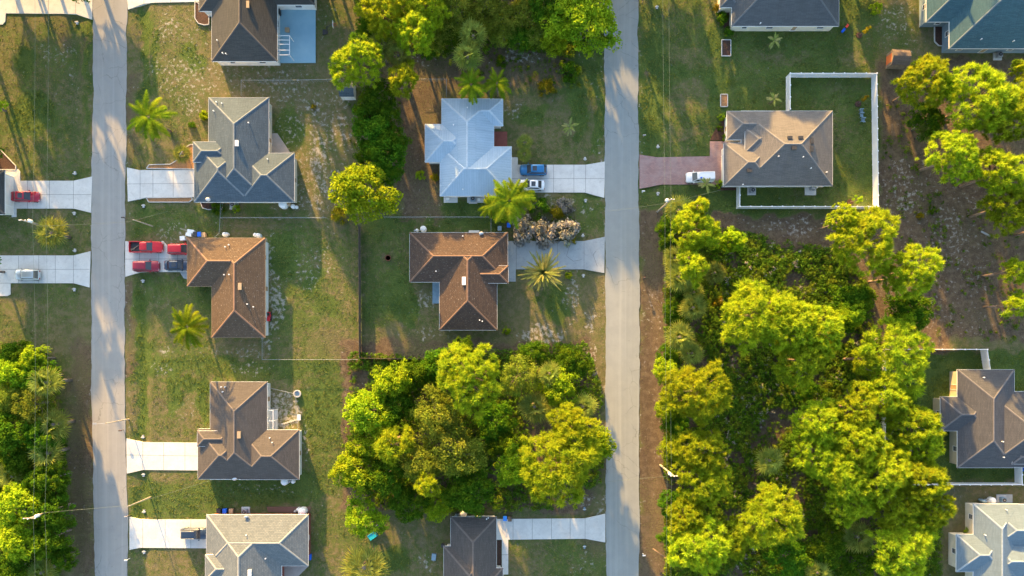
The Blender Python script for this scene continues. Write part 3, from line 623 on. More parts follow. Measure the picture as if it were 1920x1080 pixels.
# ------------------------------------------------------------ fences
def fence_line(name, label, cat, pts, h, kind, mat, pmat=None, gap=1.9):
    a0 = W(*pts[0]); o = empty(name, a0, label, cat); org = a0
    body = MB(); posts = []
    for i in range(len(pts)-1):
        a = W(*pts[i]); c = W(*pts[i+1]); L = (c-a).length; dd = (c-a)/L; n = Vector((-dd.y, dd.x, 0)); ang = math.atan2(dd.y, dd.x)
        Mx = Matrix.Translation(a) @ Matrix.Rotation(ang, 4, 'Z')
        k = max(1, round(L/gap))
        if kind == 'vinyl':
            for j in range(k):
                s0 = L*j/k; s1 = L*(j+1)/k; nb = max(1, int((s1-s0)/.3))
                for q in range(nb): body.box(s0+.06+(s1-s0-.12)*q/nb, -.02, .06, s0+.06+(s1-s0-.12)*(q+1)/nb-.012, .02, h-.1, 0, Mx)
                body.box(s0+.06, -.045, h-.12, s1-.06, .045, h, 0, Mx); body.box(s0+.06, -.045, .0, s1-.06, .045, .12, 0, Mx)
        elif kind == 'wood':
            nb = int(L/.16)
            for q in range(nb): body.box(L*q/nb, -.015, 0, L*(q+1)/nb-.015, .015, h-.03+.05*math.sin(q*7.3)*.5, 0, Mx)
            for z in (.3, h-.35): body.box(0, .018, z, L, .06, z+.09, 0, Mx)
        else:  # chain link: rails, line wires and thin diagonal mesh
            body.tube(Mx @ Vector((0,0,h)), Mx @ Vector((L,0,h)), .03, n=6)
            nd = int(L/.30)
            for q in range(nd):
                x = L*q/nd
                for sgn in (-1, 1):
                    x2 = x+sgn*h*.55
                    if 0 <= x2 <= L: body.box(-.006, -.006, 0, .006, .006, math.hypot(h, h*.55), 0, Mx @ Matrix.Translation((x,0,.02)) @ Matrix.Rotation(math.atan2(x2-x, h), 4, 'Y'))
        for j in range(k+1 if i == len(pts)-2 else k):
            posts.append(Mx @ Vector((L*j/k, 0, 0)))
    body.build('panel' if kind != 'chain' else 'mesh', mat, o, org)
    for p in posts[:100]:
        m_ = MB()
        if kind == 'vinyl': m_.box(p.x-.065, p.y-.065, -.3, p.x+.065, p.y+.065, h+.05); m_.box(p.x-.11, p.y-.11, h+.05, p.x+.11, p.y+.11, h+.10)
        elif kind == 'wood': m_.box(p.x-.05, p.y-.05, -.3, p.x+.05, p.y+.05, h+.05)
        else: m_.tube((p.x,p.y,-.3), (p.x,p.y,h+.06), .035, n=6)
        m_.build('post', pmat or mat, o, org)
fence_line('vinyl_fence', 'tall white vinyl fence enclosing the lawn of the brown and grey roofed house', 'fence', [(1474,211),(1474,145),(1634,145),(1637,391),(1381,391),(1381,350)], 1.83, 'vinyl', M['vinyl'])
fence_line('vinyl_fence', 'lower white vinyl fence around the lawn at the right edge, half hidden by pines', 'fence', [(1844,694),(1838,655),(1650,655),(1650,905),(1903,905),(1902,868)], 1.83, 'vinyl', M['vinyl'])
fence_line('wooden_fence', 'dark wooden fence between the two tiled house yards', 'fence', [(676,425),(677,671),(700,672),(790,673)], 1.8, 'wood', M['darkwood'], None, 2.4)
fence_line('chain_link_fence', 'chain link fence between the blue patio yard and the slate roofed house', 'fence', [(457,183),(457,155),(560,155),(642,153)], 1.2, 'chain', M['galv'], None, 3)
fence_line('chain_link_fence', 'long chain link fence below the slate blue roofed house', 'fence', [(419,378),(418,410),(480,410),(614,410)], 1.2, 'chain', M['galv'], None, 3)
fence_line('chain_link_fence', 'chain link fence above the dark brown tiled house', 'fence', [(722,409),(800,409),(921,409),(921,436)], 1.2, 'chain', M['galv'], None, 3)
fence_line('chain_link_fence', 'chain link fence round the grass yard behind the five car house', 'fence', [(496,634),(496,674),(674,674)], 1.2, 'chain', M['galv'], None, 3)
fence_line('chain_link_fence', 'short chain link fence at the corner of the brown tiled roof', 'fence', [(418,411),(416,440),(408,446)], 1.2, 'chain', M['galv'], None, 3)
fence_line('chain_link_fence', 'faint chain link fence above the pale blue metal roof', 'fence', [(780,153),(838,153),(838,184)], 1.2, 'chain', M['galv'], None, 3)
# ------------------------------------------------------------ vegetation meshes (unit: metres, crown radius about 1*R)
def rnd(*s): return RNG.random(s)
def unit(n):
    v = RNG.normal(size=(n, 3)); return v/np.linalg.norm(v, axis=1, keepdims=True)
def outline(th, r):
    k = r.random(5)*6.28
    return .80+.10*np.sin(2*th+k[0])+.09*np.sin(3*th+k[1])+.07*np.sin(5*th+k[2])+.05*np.sin(8*th+k[3])
def blades(C, D, ln, wd):
    """thin triangles from C along D"""
    s = np.cross(D, unit(len(D))); s /= np.linalg.norm(s, axis=1, keepdims=True)+1e-6
    return np.stack([C-s*wd[:, None], C+s*wd[:, None], C+D*ln[:, None]], 1)
def quads(C, Nn, sz):
    u = np.cross(Nn, unit(len(C))); u /= np.linalg.norm(u, axis=1, keepdims=True)+1e-6; v = np.cross(Nn, u)
    a = sz[:, None]; b = a*(.45+.3*rnd(len(C))[:, None])
    return np.stack([C-u*a, C-v*b, C+u*a, C+v*b], 1)
def clumps(R_, h, n, seed, low=.0, flat=1.0):
    """clump centres over an irregular dome"""
    r = np.random.default_rng(seed); out = []
    gaps = r.normal(size=(5, 3))*R_*.5; gaps[:, 2] = abs(gaps[:, 2])*.4+h*.5
    while len(out) < n:
        th = r.random()*2*math.pi; rho = math.sqrt(r.random()); rad = R_*outline(np.array(th), np.random.default_rng(seed+9))
        z = h*math.sqrt(max(0, 1-(rho*.97)**2))*(1-.75*r.random()**2.2*flat)+low
        p = np.array([math.cos(th)*rho*rad, math.sin(th)*rho*rad, z+r.normal()*.15])
        if any(np.linalg.norm((p-g)*np.array([1,1,.4])) < R_*.17 for g in gaps) and r.random() < .8: continue
        out.append(p)
    return np.array(out)
def limbs_to(mb, P, base, r0, seed, nl):
    r = np.random.default_rng(seed); idx = r.choice(len(P), min(nl, len(P)), replace=False)
    for i in idx:
        p = P[i]*np.array([.95,.95,1])-np.array([0,0,.3 if r.random() < .6 else -.25]); L = np.linalg.norm(p[:2])
        z0 = base+max(0, (p[2]-base)*.45-.4*L*.3); a = np.array([0,0,z0])
        m1 = a+(p-a)*.4+r.normal(size=3)*.25; m2 = a+(p-a)*.75+r.normal(size=3)*.3
        mb.path([a, m1, m2, p], [r0, r0*.7, r0*.42, r0*.15], 5)
VEG = {}
def pine(seed, R_=6.0, h=4.5, top=12.0, mat='pine', sparse=1.0):
    n = int(R_*R_*9.5*sparse); P = clumps(R_, h, n, seed)+np.array([0,0,top-h]); k = 98
    C = np.repeat(P, k, 0); D = unit(len(C)); D[:, 2] = D[:, 2]*.75+.28; D /= np.linalg.norm(D, axis=1, keepdims=True)
    sz = np.repeat(.42+.58*np.random.default_rng(seed+1).random(n)**1.5, k); off = rnd(len(C))*.45*sz
    V = blades(C+D*off[:, None], D, (.40+.42*rnd(len(C))**2)*sz, .066*sz)
    tint = np.repeat(np.random.default_rng(seed+2).random(n), k)
    cm = soup('pine_crown', V, 3, M[mat], tint)
    tb = MB(); lean = np.random.default_rng(seed+3).normal(size=2)*.25
    tb.path([(0,0,-.3),(lean[0]*.5,lean[1]*.5,top*.35),(lean[0],lean[1],top*.7),(0,0,top*.93)], [.30,.24,.17,.06], 8); limbs_to(tb, P, top-h*1.15, .12, seed+4, int(13*R_/6*2))
    return cm, tb.mesh('trunk', M['bark'], smooth=True), R_
def leafy(seed, R_=5.0, h=4.0, top=8.0, mat='oak', leaf=.20, dens=1.0, tr=.28):
    n = int(R_*R_*3.6*dens); P = clumps(R_*.94, h, n, seed, flat=.9)+np.array([0,0,top-h]); k = 85
    C = np.repeat(P, k, 0); D = unit(len(C)); D[:, 2] = abs(D[:, 2])*.9-.15; rr = (.35+.65*rnd(len(C))**.5)*np.repeat(.65+.55*np.random.default_rng(seed+1).random(n), k)
    pos = C+D*rr[:, None]; Nn = D*.7+unit(len(C))*.8; Nn /= np.linalg.norm(Nn, axis=1, keepdims=True)
    V = quads(pos, Nn, leaf*(.6+.7*rnd(len(C))))
    cm = soup('leafy_crown', V, 4, M[mat], np.repeat(np.random.default_rng(seed+2).random(n), k))
    tb = MB(); tb.path([(0,0,-.3),(.1,0,top*.25),(0,.1,top*.5),(0,0,top*.85)], [tr,tr*.8,tr*.55,.05], 8); limbs_to(tb, P, max(.6, top-h*1.3), tr*.4, seed+4, 14)
    return cm, tb.mesh('trunk', M['greybark'], smooth=True), R_
def bush(seed, R_=1.8, h=1.6, mat='oak', leaf=.13):
    n = max(8, int(R_*R_*7)); P = clumps(R_*.85, h, n, seed, flat=1.0); k = 60
    C = np.repeat(P, k, 0); D = unit(len(C)); pos = C+D*(rnd(len(C))**.5*R_*.27)[:, None]; pos[:, 2] = np.maximum(pos[:, 2], .02)
    V = quads(pos, D*.6+unit(len(C))*.6, leaf*(.6+.8*rnd(len(C))))
    cm = soup('bush_foliage', V, 4, M[mat], np.repeat(np.random.default_rng(seed+2).random(n), k))
    tb = MB(); r = np.random.default_rng(seed)
    for i in range(7): p = P[i]; tb.path([(0,0,-.1), p*.5+np.array([0,0,.1]), p*.95], [.05,.035,.012], 5)
    return cm, tb.mesh('stem', M['greybark']), R_
def fanleaf(out, base, d, L, fan, r, nseg=15):
    d = d/np.linalg.norm(d); s = np.cross(d, [0,0,1.0]); s = s/(np.linalg.norm(s)+1e-6); u = np.cross(s, d)
    hub = base+d*L; out.append([base-s*.03, base+s*.03, hub])
    for q in range(nseg):
        a = -1.9+3.8*q/(nseg-1)+r.normal()*.05; dd = d*math.cos(a)+s*math.sin(a)+u*(.12*(r.random()-.3))
        l = fan*(.75+.3*math.cos(a*.7))*(.9+.2*r.random()); tip = hub+dd*l+np.array([0,0,-.16*l*(.5+r.random())])
        w_ = np.cross(dd, u); w_ = w_/(np.linalg.norm(w_)+1e-6)*.068; mid = hub+dd*l*.5
        out.append([hub, mid-w_, tip]); out.append([hub, tip, mid+w_])
def sabal(seed, R_=2.2, top=6.0, mat='sabal', n=22, trunk=True):
    r = np.random.default_rng(seed); out = []; tint = []
    for i in range(n):
        th = i*2.39996+r.normal()*.15; el = math.radians(74-88*(i/n)**.85)
        d = np.array([math.cos(th)*math.cos(el), math.sin(th)*math.cos(el), math.sin(el)]); k0 = len(out)
        fanleaf(out, np.array([0,0,top-.1]), d, R_*.5*(.75+.4*r.random()), R_*.6, r); tint += [r.random()]*(len(out)-k0)
    cm = soup('palm_crown', np.array(out), 3, M[mat], tint); tb = MB()
    tb.path([(0,0,-.3),(.12,.05,top*.5),(0,0,top+.1)], [.24,.2,.2], 8)
    return cm, tb.mesh('trunk', M['greybark'], smooth=True), R_
def frondpalm(seed, L=3.8, top=7.0, n=22, mat='queen', droop=.7, leaflet=.78, el0=55, elr=70, step=.07, trr=.17, stiff=0.0):
    r = np.random.default_rng(seed); out = []; tint = []
    for i in range(n):
        th = i*2.39996+r.normal()*(.12 if stiff else .35); el = math.radians(el0-elr*(i/n)+r.normal()*(4 if stiff else 9)); hd = np.array([math.cos(th), math.sin(th), 0]); s = np.array([-hd[1], hd[0], 0])
        l_ = L*(.72+.4*r.random()); tn = r.random(); m_ = int(l_/step); pts = []
        for q in range(m_+1):
            t_ = q/m_; e = el-droop*1.6*t_*t_
            pts.append(np.array([0,0,top])+hd*(l_*t_*math.cos(el-droop*.8*t_*t_))+np.array([0,0,l_*(math.sin(el)*t_-droop*.75*t_*t_)]))
        for q in range(m_):
            a, b_ = pts[q], pts[q+1]; t_ = q/m_; out.append([a-s*.03, a+s*.03, b_]); tint.append(tn)
            if t_ < .10: continue
            ll = leaflet*(math.sin(math.pi*min(1, .12+t_*.86))**.6)*(.7+.5*r.random()); dd = (b_-a)/np.linalg.norm(b_-a)
            for sg in (-1, 1):
                tip = a+s*sg*ll*.85+dd*ll*(.55+stiff)+np.array([0,0,-ll*(.35-stiff)*r.random()*1.3])
                out.append([a, b_+dd*.035, tip]); tint.append(tn)
    cm = soup('palm_crown', np.array(out), 3, M[mat], tint); tb = MB()
    tb.path([(0,0,-.3),(.1,.04,top*.5),(0,0,top+.05)], [trr*1.3,trr,trr], 8)
    return cm, tb.mesh('trunk', M['greybark'], smooth=True), L
for i in range(5): VEG['pine', i] = pine(100+i*13, mat='pine')
for i in range(2): VEG['tuftpine', i] = pine(300+i*17, R_=3.2, h=3.0, top=9.0)
for i in range(4): VEG['oak', i] = leafy(200+i*7)
for i in range(3): VEG['oakl', i] = leafy(250+i*7, mat='oakl', leaf=.21, dens=.85)
for i in range(2): VEG['olive', i] = leafy(270+i*7, mat='olive', leaf=.15, dens=.9)
for i in range(3): VEG['sabal', i] = sabal(400+i)
for i in range(3): VEG['bush', i] = bush(500+i)
VEG['bushl', 0] = bush(520, mat='oakl'); VEG['bushl', 1] = bush(521, mat='oakl'); VEG['gold', 0] = bush(530, mat='gold'); VEG['dead', 0] = bush(540, mat='dead', leaf=.16)
for i in range(3): VEG['queen', i] = frondpalm(600+i*3)
VEG['date', 0] = frondpalm(650, L=3.9, top=4.2, n=84, mat='date', droop=.22, leaflet=.26, el0=78, elr=82, step=.06, trr=.42, stiff=.3)
VEG['deadpalm', 0] = frondpalm(660, L=1.7, top=2.3, n=13, mat='drypalm', droop=.5, leaflet=.32, el0=60, elr=70, step=.06, trr=.09)
TOPZ = dict(pine=12, tuftpine=9, oak=8, oakl=8, olive=8, sabal=6, bush=1.6, bushl=1.6, gold=1.6, dead=1.6, queen=7, date=4.2, deadpalm=2.5)
BASER = dict(pine=6, tuftpine=3.2, oak=5, oakl=5, olive=5, sabal=2.2, bush=1.8, bushl=1.8, gold=1.8, dead=1.8, queen=3.6, date=3.9, deadpalm=1.6)
NAME = dict(pine='pine_tree', tuftpine='pine_tree', oak='oak_tree', oakl='broadleaf_tree', olive='broadleaf_tree', sabal='palm_tree', bush='bush', bushl='bush', gold='bush', dead='bush', queen='palm_tree', date='palm_tree', deadpalm='palm_tree')
CAT = dict(pine='pine tree', tuftpine='pine tree', oak='tree', oakl='tree', olive='tree', sabal='palm tree', bush='bush', bushl='bush', gold='bush', dead='bush', queen='palm tree', date='palm tree', deadpalm='palm tree')
cnt = {}
def plant(kind, px, py, rpx, label, group=None, hs=None, var=None):
    """px,py = centre of the crown as seen; rpx its radius in px; hs = height factor"""
    nv = sum(1 for k in VEG if k[0] == kind); cnt[kind] = cnt.get(kind, -1)+1; v = cnt[kind] % nv if var is None else var
    cm, tm, R0 = VEG[kind, v]; r = random.Random(px*31+py)
    k0 = (H-TOPZ[kind]*.8)/FOC; sc = rpx*k0/(BASER[kind]*.93)
    if kind in ('pine','oak','oakl','olive','tuftpine'): sc *= 1.14
    zs = hs if hs else (sc if kind in ('bush','bushl','gold','dead') else .5+.5*sc)
    zc = TOPZ[kind]*zs*.85
    if zc > 30: zc = 30
    p = W(px, py, zc); o = empty(NAME[kind], (p.x, p.y, -.05), label, CAT[kind], group, r.random()*6.28)
    o.scale = (sc, sc, zs)
    c = link('foliage' if 'bush' in NAME[kind] else 'crown', cm, o); link('stem' if 'bush' in NAME[kind] else 'trunk', tm, o)
    return o
G1 = 'trees of the wood between the two streets'; G2 = 'trees of the wood right of the right-hand street'; G3 = 'trees at the left edge of the picture'; G4 = 'trees at the top between the streets'; G5='trees in the right-hand clearing'
T = [
# top wood
('pine',667,112,50,'bright yellow-green pine standing right beside the small grey shed',G4),
('tuftpine',755,147,30,'small tufted pine left of the two feathery palms, above the long row of dark trees',G4),
('sabal',716,92,27,'grey-green fan palm touching the bright pine above the shed',G4),
('sabal',748,108,25,'grey-green fan palm between the bright pine and the bare sandy patch',G4),
('oak',690,52,26,'dark green round tree directly above the bright pine by the shed',G4,.8),
('pine',716,18,46,'tall olive pine cut by the top edge, leftmost of the top wood',G4),
('pine',778,55,42,'olive pine over two fan palms in the top wood',G4),
('pine',800,2,42,'olive pine cut by the top edge, second from the left',G4),
('olive',850,22,42,'yellowish broadleaf tree in the middle of the top wood beside the pines',G4),
('olive',908,10,38,'yellowish broadleaf tree cut by the top edge, middle of the top wood',G4),
('oak',852,62,30,'mid green tree left of the dark fan palms in the top wood',G4,.7),
('sabal',888,72,28,'dark green fan palm behind the one above the blue metal roof',G4),
('sabal',877,110,27,'big dark green star shaped fan palm above the feathery palm pair',G4),
('bush',940,112,14,'round dark green bush on the sandy ground right of the star shaped palm',None),
('olive',945,55,30,'thin olive tree at the edge of the sandy ground in the top wood',G4,.6),
('olive',985,25,38,'dull green scrubby tree left of the large roadside oak at the top',G4,.6),
('olive',1010,62,26,'low olive tree above the pale bare patch near the road',G4,.5),
('oakl',1095,28,62,'large spreading green tree overhanging the right-hand road at the top',G4,1.2),
('oak',1035,5,40,'dark green tree at the top edge left of the large roadside tree',G4),
('oakl',1038,74,27,'soft green tree just below the large roadside tree at the top',G4,.6),
('bush',1068,128,25,'round dark green bush beside the right-hand road near the top',None),
('gold',1024,163,22,'small yellow bush on the lawn above the pale blue metal roof',None),
('bushl',985,78,12,'small bright green bush on the pale patch in the top wood',None),
('queen',884,163,32,'feathery palm at the upper edge of the blue metal roof, left of two',None),
('queen',932,160,26,'smaller feathery palm at the upper edge of the blue metal roof, right of two',None),
('deadpalm',1068,238,15,'little palm with dry tips alone on the lawn near the right-hand road',None),
('sabal',983,268,16,'small shaggy palm above the blue car, upper of the touching pair',None,.35),
('sabal',983,290,15,'small shaggy palm above the blue car, lower of the touching pair',None,.35),
('oak',703,186,36,'dark green tree right beside the small grey shed, under the bright pine',G4,.9),
('oak',722,215,30,'dark green tree below the tufted pine, left of the brown dirt',G4,.8),
('oak',703,248,42,'dark oak halfway down the row between the two back yards',G4,.9),
('oak',688,215,30,'dark green tree just below the small grey shed, left side of the row',G4,.8),
('oak',738,262,28,'dark green tree on the dirt side of the dark tree row, middle',G4,.8),
('oak',688,285,28,'dark tree left side of the row, above the round lit tree',G4,.7),
('oak',722,325,28,'dark green tree hugging the upper right of the big round lit tree',G4,.7),
('oak',720,285,38,'dark green tree just above the big round lit tree',G4,.9),
('gold',682,222,15,'orange tipped bush on the left of the dark tree row',None),
('oakl',676,358,58,'big round lit green tree at the crossing of four back yards',G4,1.2),
('gold',636,402,22,'yellow lit bush at the foot of the big round tree',None),
('bushl',787,328,12,'pale thin shrub on the dirt left of the blue metal roof, left of two',None),
('gold',815,330,11,'pale yellow shrub against the wall left of the blue metal roof',None),
('queen',955,378,44,'large feathery palm over the corner of the blue metal roof by the white car',None,1.0),
('queen',968,368,34,'second feathery palm tangled with the large one by the white car',None,.9),
('bushl',940,398,22,'light green shrub under the large feathery palm',None),
('queen',920,388,22,'small feathery palm left of the large one below the blue metal roof',None,.6),
('bush',1010,386,24,'dark green bush between the large feathery palm and the white car',None),
('dead',1062,384,20,'reddish dry bush below the pale driveway of the blue and white cars',None),
('gold',1046,395,17,'olive bush left of the reddish dry one',None),
('dead',985,428,32,'grey dry shrub above the grey driveway, leftmost of three',None),
('dead',1022,430,33,'grey dry shrub above the grey driveway, middle of three',None),
('dead',1060,432,31,'grey dry shrub above the grey driveway, rightmost of three',None),
('gold',1070,447,14,'small olive bush at the foot of the grey dry shrubs',None),
('date',1018,512,41,'big round feathery date palm below the grey driveway',None),
('bushl',1067,516,9,'small bright green bush right of the big date palm',None),
('bushl',949,620,10,'small light green bush at the lower right of the dark brown tiled house',None),
# left front yards
('queen',285,224,42,'feathery palm beside the left-hand road above the pale driveway',None),
('sabal',343,289,18,'lit yellow fan palm in the mulch bed by the slate blue house',None,.4),
('sabal',101,438,31,'yellow lit fan palm between the two left-hand driveways',None,.8),
('queen',357,613,38,'bright feathery palm at the lower left of the brown tiled house',None),
('bush',358,233,9,'little bush on the dry lawn beside the slate blue house',None),
('bushl',381,215,12,'bush against the left wall of the slate blue house',None),
('bushl',440,390,10,'low bush below the slate blue roof, right of the mulch bed',None),
('bush',405,388,16,'dark low bush below the slate blue roof',None),
('gold',587,200,7,'tiny bush on the white sand behind the slate blue house',None),
# left wood
('oak',22,668,30,'dark tree at the top of the wood on the left edge',G3,.8),
('oakl',18,700,40,'lit green tree at the top of the left edge wood',G3),
('oakl',58,672,26,'upper right lit tree of the left edge wood',G3,.9),
('oak',72,705,36,'dark green tree left of the yellow fan palm in the left edge wood',G3,.9),
('sabal',92,716,30,'yellow and orange lit fan palm on the rim of the left edge wood',G3,1.1),
('olive',10,745,36,'olive tree on the left edge below the first lit tree',G3,.9),
('olive',48,760,42,'broad lit tree in the upper middle of the left edge wood',G3),
('sabal',105,795,32,'large fan palm at the right rim of the left edge wood, opposite the street lamp',G3,.9),
('oak',15,812,44,'dark green tree at the left edge opposite the street lamp',G3),
('oak',70,818,34,'dark tree left of the large rim palm in the left edge wood',G3,.9),
('sabal',95,848,33,'large dark fan palm below the rim palm of the left edge wood',G3,.9),
('oak',28,862,36,'dark tree halfway down the left edge wood',G3,.8),
('sabal',28,892,28,'blue green fan palm near the left edge, left of the wires',G3,.8),
('oak',88,898,38,'dark green tree right above the leaning power pole',G3,.9),
('oakl',28,955,46,'bright yellow-green tree at the left edge beside the power pole top',G3,1.1),
('oak',95,960,36,'dark tree under the power pole of the left edge wood',G3,.9),
('oakl',28,1018,44,'second bright tree at the left edge below the power pole',G3,1.1),
('oak',88,1012,36,'dark tree near the bottom of the left edge wood',G3,.9),
('sabal',82,1072,30,'fan palm cut by the bottom edge in the left wood',G3,.8),
('oak',22,1068,38,'dark tree in the bottom left corner',G3,.8),
('oak',118,1050,24,'small dark tree at the bottom right of the left edge wood',G3,.7),
# middle wood
('oak',776,704,34,'dark leafy tree under the wooden fence in the middle wood',G1,.8),
('oak',822,690,36,'dark leafy tree left of the tall bright pine in the middle wood',G1,.8),
('oak',868,652,22,'dark green top of a tree touching the dark brown tiled house yard',G1,.7),
('pine',880,708,62,'tall bright pine at the top of the middle wood',G1),
('oakl',732,716,38,'bright yellow-green tree at the upper left corner of the middle wood',G1,1.1),
('oakl',690,775,46,'lit yellow-green tree on the left rim of the middle wood',G1,1.1),
('oak',745,765,34,'shaded green tree behind the upper left lit trees of the middle wood',G1,.9),
('tuftpine',735,832,36,'tufted bright pine near the left rim of the middle wood',G1,1.1),
('oakl',685,835,36,'lit green tree left of the tufted pine in the middle wood',G1),
('olive',815,785,50,'olive tree in the middle of the middle wood, upper',G1,1.2),
('olive',850,850,55,'large olive tree in the middle of the middle wood, lower',G1,1.2),
('olive',790,870,45,'olive tree left of the large olive one in the middle wood',G1,1.1),
('oakl',662,888,42,'bright tree on the lower left rim of the middle wood beside the lawn',G1),
('oak',722,895,42,'dark green tree in the lower left of the middle wood',G1,.9),
('tuftpine',800,910,22,'small golden topped pine at the lower middle of the middle wood',G1,1.2),
('oak',765,945,36,'dark tree at the bottom of the middle wood, left',G1,.7),
('oakl',820,950,30,'soft green tree at the bottom of the middle wood above the blue tub roof yard',G1,.6),
('oak',880,925,44,'dark tree at the bottom of the middle wood above the bottom house',G1,.9),
('oakl',681,976,38,'round bright tree alone below the middle wood beside the blue sandbox',None,.8),
('sabal',684,1062,44,'large yellow lit fan palm at the bottom edge left of the bottom house',None,.8),
('olive',972,705,38,'pale tree with bare branches right of the tall bright pine',G1,1.1),
('oak',1005,664,28,'dark bushy tree on the upper rim of the middle wood',G1,.6),
('oak',1068,680,36,'dark green tree at the upper right corner of the middle wood',G1,.7),
('sabal',1030,700,24,'grey-green fan palm in the upper right of the middle wood',G1,1.1),
('oakl',1050,728,40,'thin lit tree right of the pale bare branched one',G1,1.0),
('sabal',1002,762,30,'yellow fan palm in the middle wood left of two touching palms',G1,1.0),
('sabal',1040,772,24,'yellow fan palm in the middle wood right of the lit one',G1,1.0),
('sabal',1092,762,27,'dark fan palm on the right rim of the middle wood by the road',G1,.8),
('oak',930,790,38,'dark tree in the hollow centre of the middle wood',G1,.6),
('pine',1050,870,76,'huge bright pine near the right-hand road in the middle wood',G1,1.15,),
('pine',1075,805,44,'upper bright pine crown leaning on the huge pine by the road',G1,1.05),
('oakl',1122,832,34,'bright leafy tree overhanging the right-hand road below the huge pine top',G1,.9),
('oakl',968,872,40,'bright leafy tree left of the huge roadside pine',G1,.9),
('oak',945,835,28,'dark leafy tree at the dark hollow left of the huge roadside pine',G1,.6),
('olive',820,68,26,'olive tree between the pines and the star shaped palm of the top wood',G4,.7),
('olive',935,30,36,'yellow olive tree in the upper middle of the top wood',G4,.8),
('oak',975,70,26,'dark scrubby tree beside the pale bare patch of the top wood',G4,.5),
('oak',800,90,20,'small dark tree at the lower rim of the top wood pines',G4,.5),
# right wood
('sabal',1272,395,28,'lit fan palm right under the power pole at the top of the right wood',G2,.6),
('oak',1252,424,22,'dark green bushy tree at the top left of the right wood',G2,.5),
('oak',1254,452,20,'dark green bushy tree on the roadside rim above the tangle of palms',G2,.5),
('pine',1305,430,44,'bright yellow pine at the top of the right wood below the power pole',G2),
('tuftpine',1312,387,17,'tiny bright pine top peeking above the bright yellow pine',G2,1.2),
('tuftpine',1300,500,28,'narrow bright yellow pine below the one under the power pole',G2,1.25),
('sabal',1338,512,22,'orange lit fan palm right of the narrow bright pine',G2,.8),
('sabal',1265,484,25,'fan palm on the roadside rim left of the narrow bright pine',G2,.7),
('sabal',1272,520,27,'dark fan palm on the roadside rim below the one beside the narrow pine',G2,.8),
('sabal',1300,548,22,'shaded fan palm between the narrow pine and the star shaped palm',G2,.6),
('sabal',1298,577,26,'star shaped grey-green fan palm near the roadside rim of the right wood',G2,.9),
('oak',1262,580,20,'dark green bushy tree left of the star shaped palm of the right wood',G2,.5),
('sabal',1273,632,28,'lit fan palm touching the brown verge in the right wood',G2,.8),
('oak',1252,668,22,'dark bushy tree on the verge above the lit roadside pine',G2,.5),
('sabal',1296,662,24,'dark fan palm above the lit roadside pine',G2,.6),
('gold',1350,565,16,'yellow bush left of the biggest pine of the right wood',None),
('oakl',1378,448,24,'dull green tree with a pale bare trunk below the white fence',G2,.9),
('oak',1352,455,18,'small dark tree right of the pine under the power pole',G2,.6),
('pine',1425,590,66,'biggest bright pine of the right wood, upper left of its pair',G2,1.1),
('pine',1482,612,52,'right half of the biggest bright pine pair in the right wood',G2,1.1),
('pine',1540,625,50,'bright pine right of the biggest pair in the right wood',G2,1.0),
('pine',1505,675,50,'bright pine below the biggest pair in the right wood',G2,.95),
('pine',1632,450,60,'bright pine just below the lower right corner of the white fence',G2,1.1),
('pine',1586,410,28,'bright pine branch crown crossing the white fence bottom',G2,1.0),
('pine',1722,505,48,'bright pine at the rim of the brown clearing, right of the fence corner one',G2,1.05),
('tuftpine',1675,520,26,'thin pine between the two bright ones near the brown clearing',G2,1.1),
('oak',1600,575,44,'dark green round tree between the bright pines of the right wood',G2,.9),
('oakl',1600,590,28,'lighter crown added as lit top of the dark round tree between the bright pines',G2,1.1),  # lighter leaves put sunlight into the colour of the dark tree's top
('oak',1715,585,42,'dark green tree at the rim of the brown clearing',G2,.8),
('oakl',1700,600,26,'lit green tree beside the dark one at the brown clearing',G2,.9),
('pine',1690,668,70,'wide flat pine hiding the upper corner of the lower white fence',G2,1.0),
('tuftpine',1625,675,26,'small pine left of the wide flat one at the lower white fence',G2,1.1),
('pine',1312,738,60,'bright roadside pine in the middle of the right wood rim',G2,1.05),
('oakl',1250,695,24,'lit leafy tree left of the bright roadside pine',G2,.8),
('oakl',1252,768,24,'bright light green tree on the verge below the roadside pine',G2,.7),
('oak',1270,800,24,'dark leafy tree between the two roadside pines',G2,.6),
('oakl',1258,845,22,'lit leafy tree by the power pole on the verge',G2,.7),
('pine',1318,848,48,'upper crown of the ragged roadside pine near the lower power pole',G2,1.0),
('pine',1318,905,50,'ragged roadside pine with bare limbs near the lower power pole',G2,.95),
('oak',1262,945,26,'dark leafy tree on the verge below the lower power pole',G2,.6),
('sabal',1440,862,28,'golden lit fan palm alone in the undergrowth of the right wood',G2,.9),
('pine',1288,975,36,'small bright pine above the bottom roadside pine',G2,.95),
('pine',1318,1030,56,'bright pine at the bottom of the roadside rim',G2,1.05),
('pine',1375,1010,38,'dim pine right of the bottom roadside pine',G2,.8),
('oak',1258,1005,22,'leafy tree left of the small bright bottom pine',G2,.6),
('pine',1452,975,60,'bright orange tinted pine near the bottom of the right wood',G2,1.05),
('tuftpine',1446,925,18,'small pine top above the orange tinted pine',G2,1.1),
('oak',1480,1050,44,'dark leafy tree at the bottom edge right of the orange tinted pine',G2,.7),
('pine',1545,795,48,'bright pine at the left rim of the large right-hand grove',G2,.95),
('pine',1540,850,50,'green pine on the left of the large right-hand grove',G2,.9),
('pine',1612,770,45,'bright pine at the top left of the large right-hand grove',G2,1.0),
('pine',1665,745,45,'bright pine at the top of the large right-hand grove',G2,1.0),
('pine',1718,800,48,'bright pine of the grove nearest the mauve roofed house',G2,1.0),
('pine',1735,840,38,'shaded pine of the grove above the lower fence line',G2,.9),
('pine',1625,835,50,'bright pine in the centre of the large right-hand grove',G2,1.1),
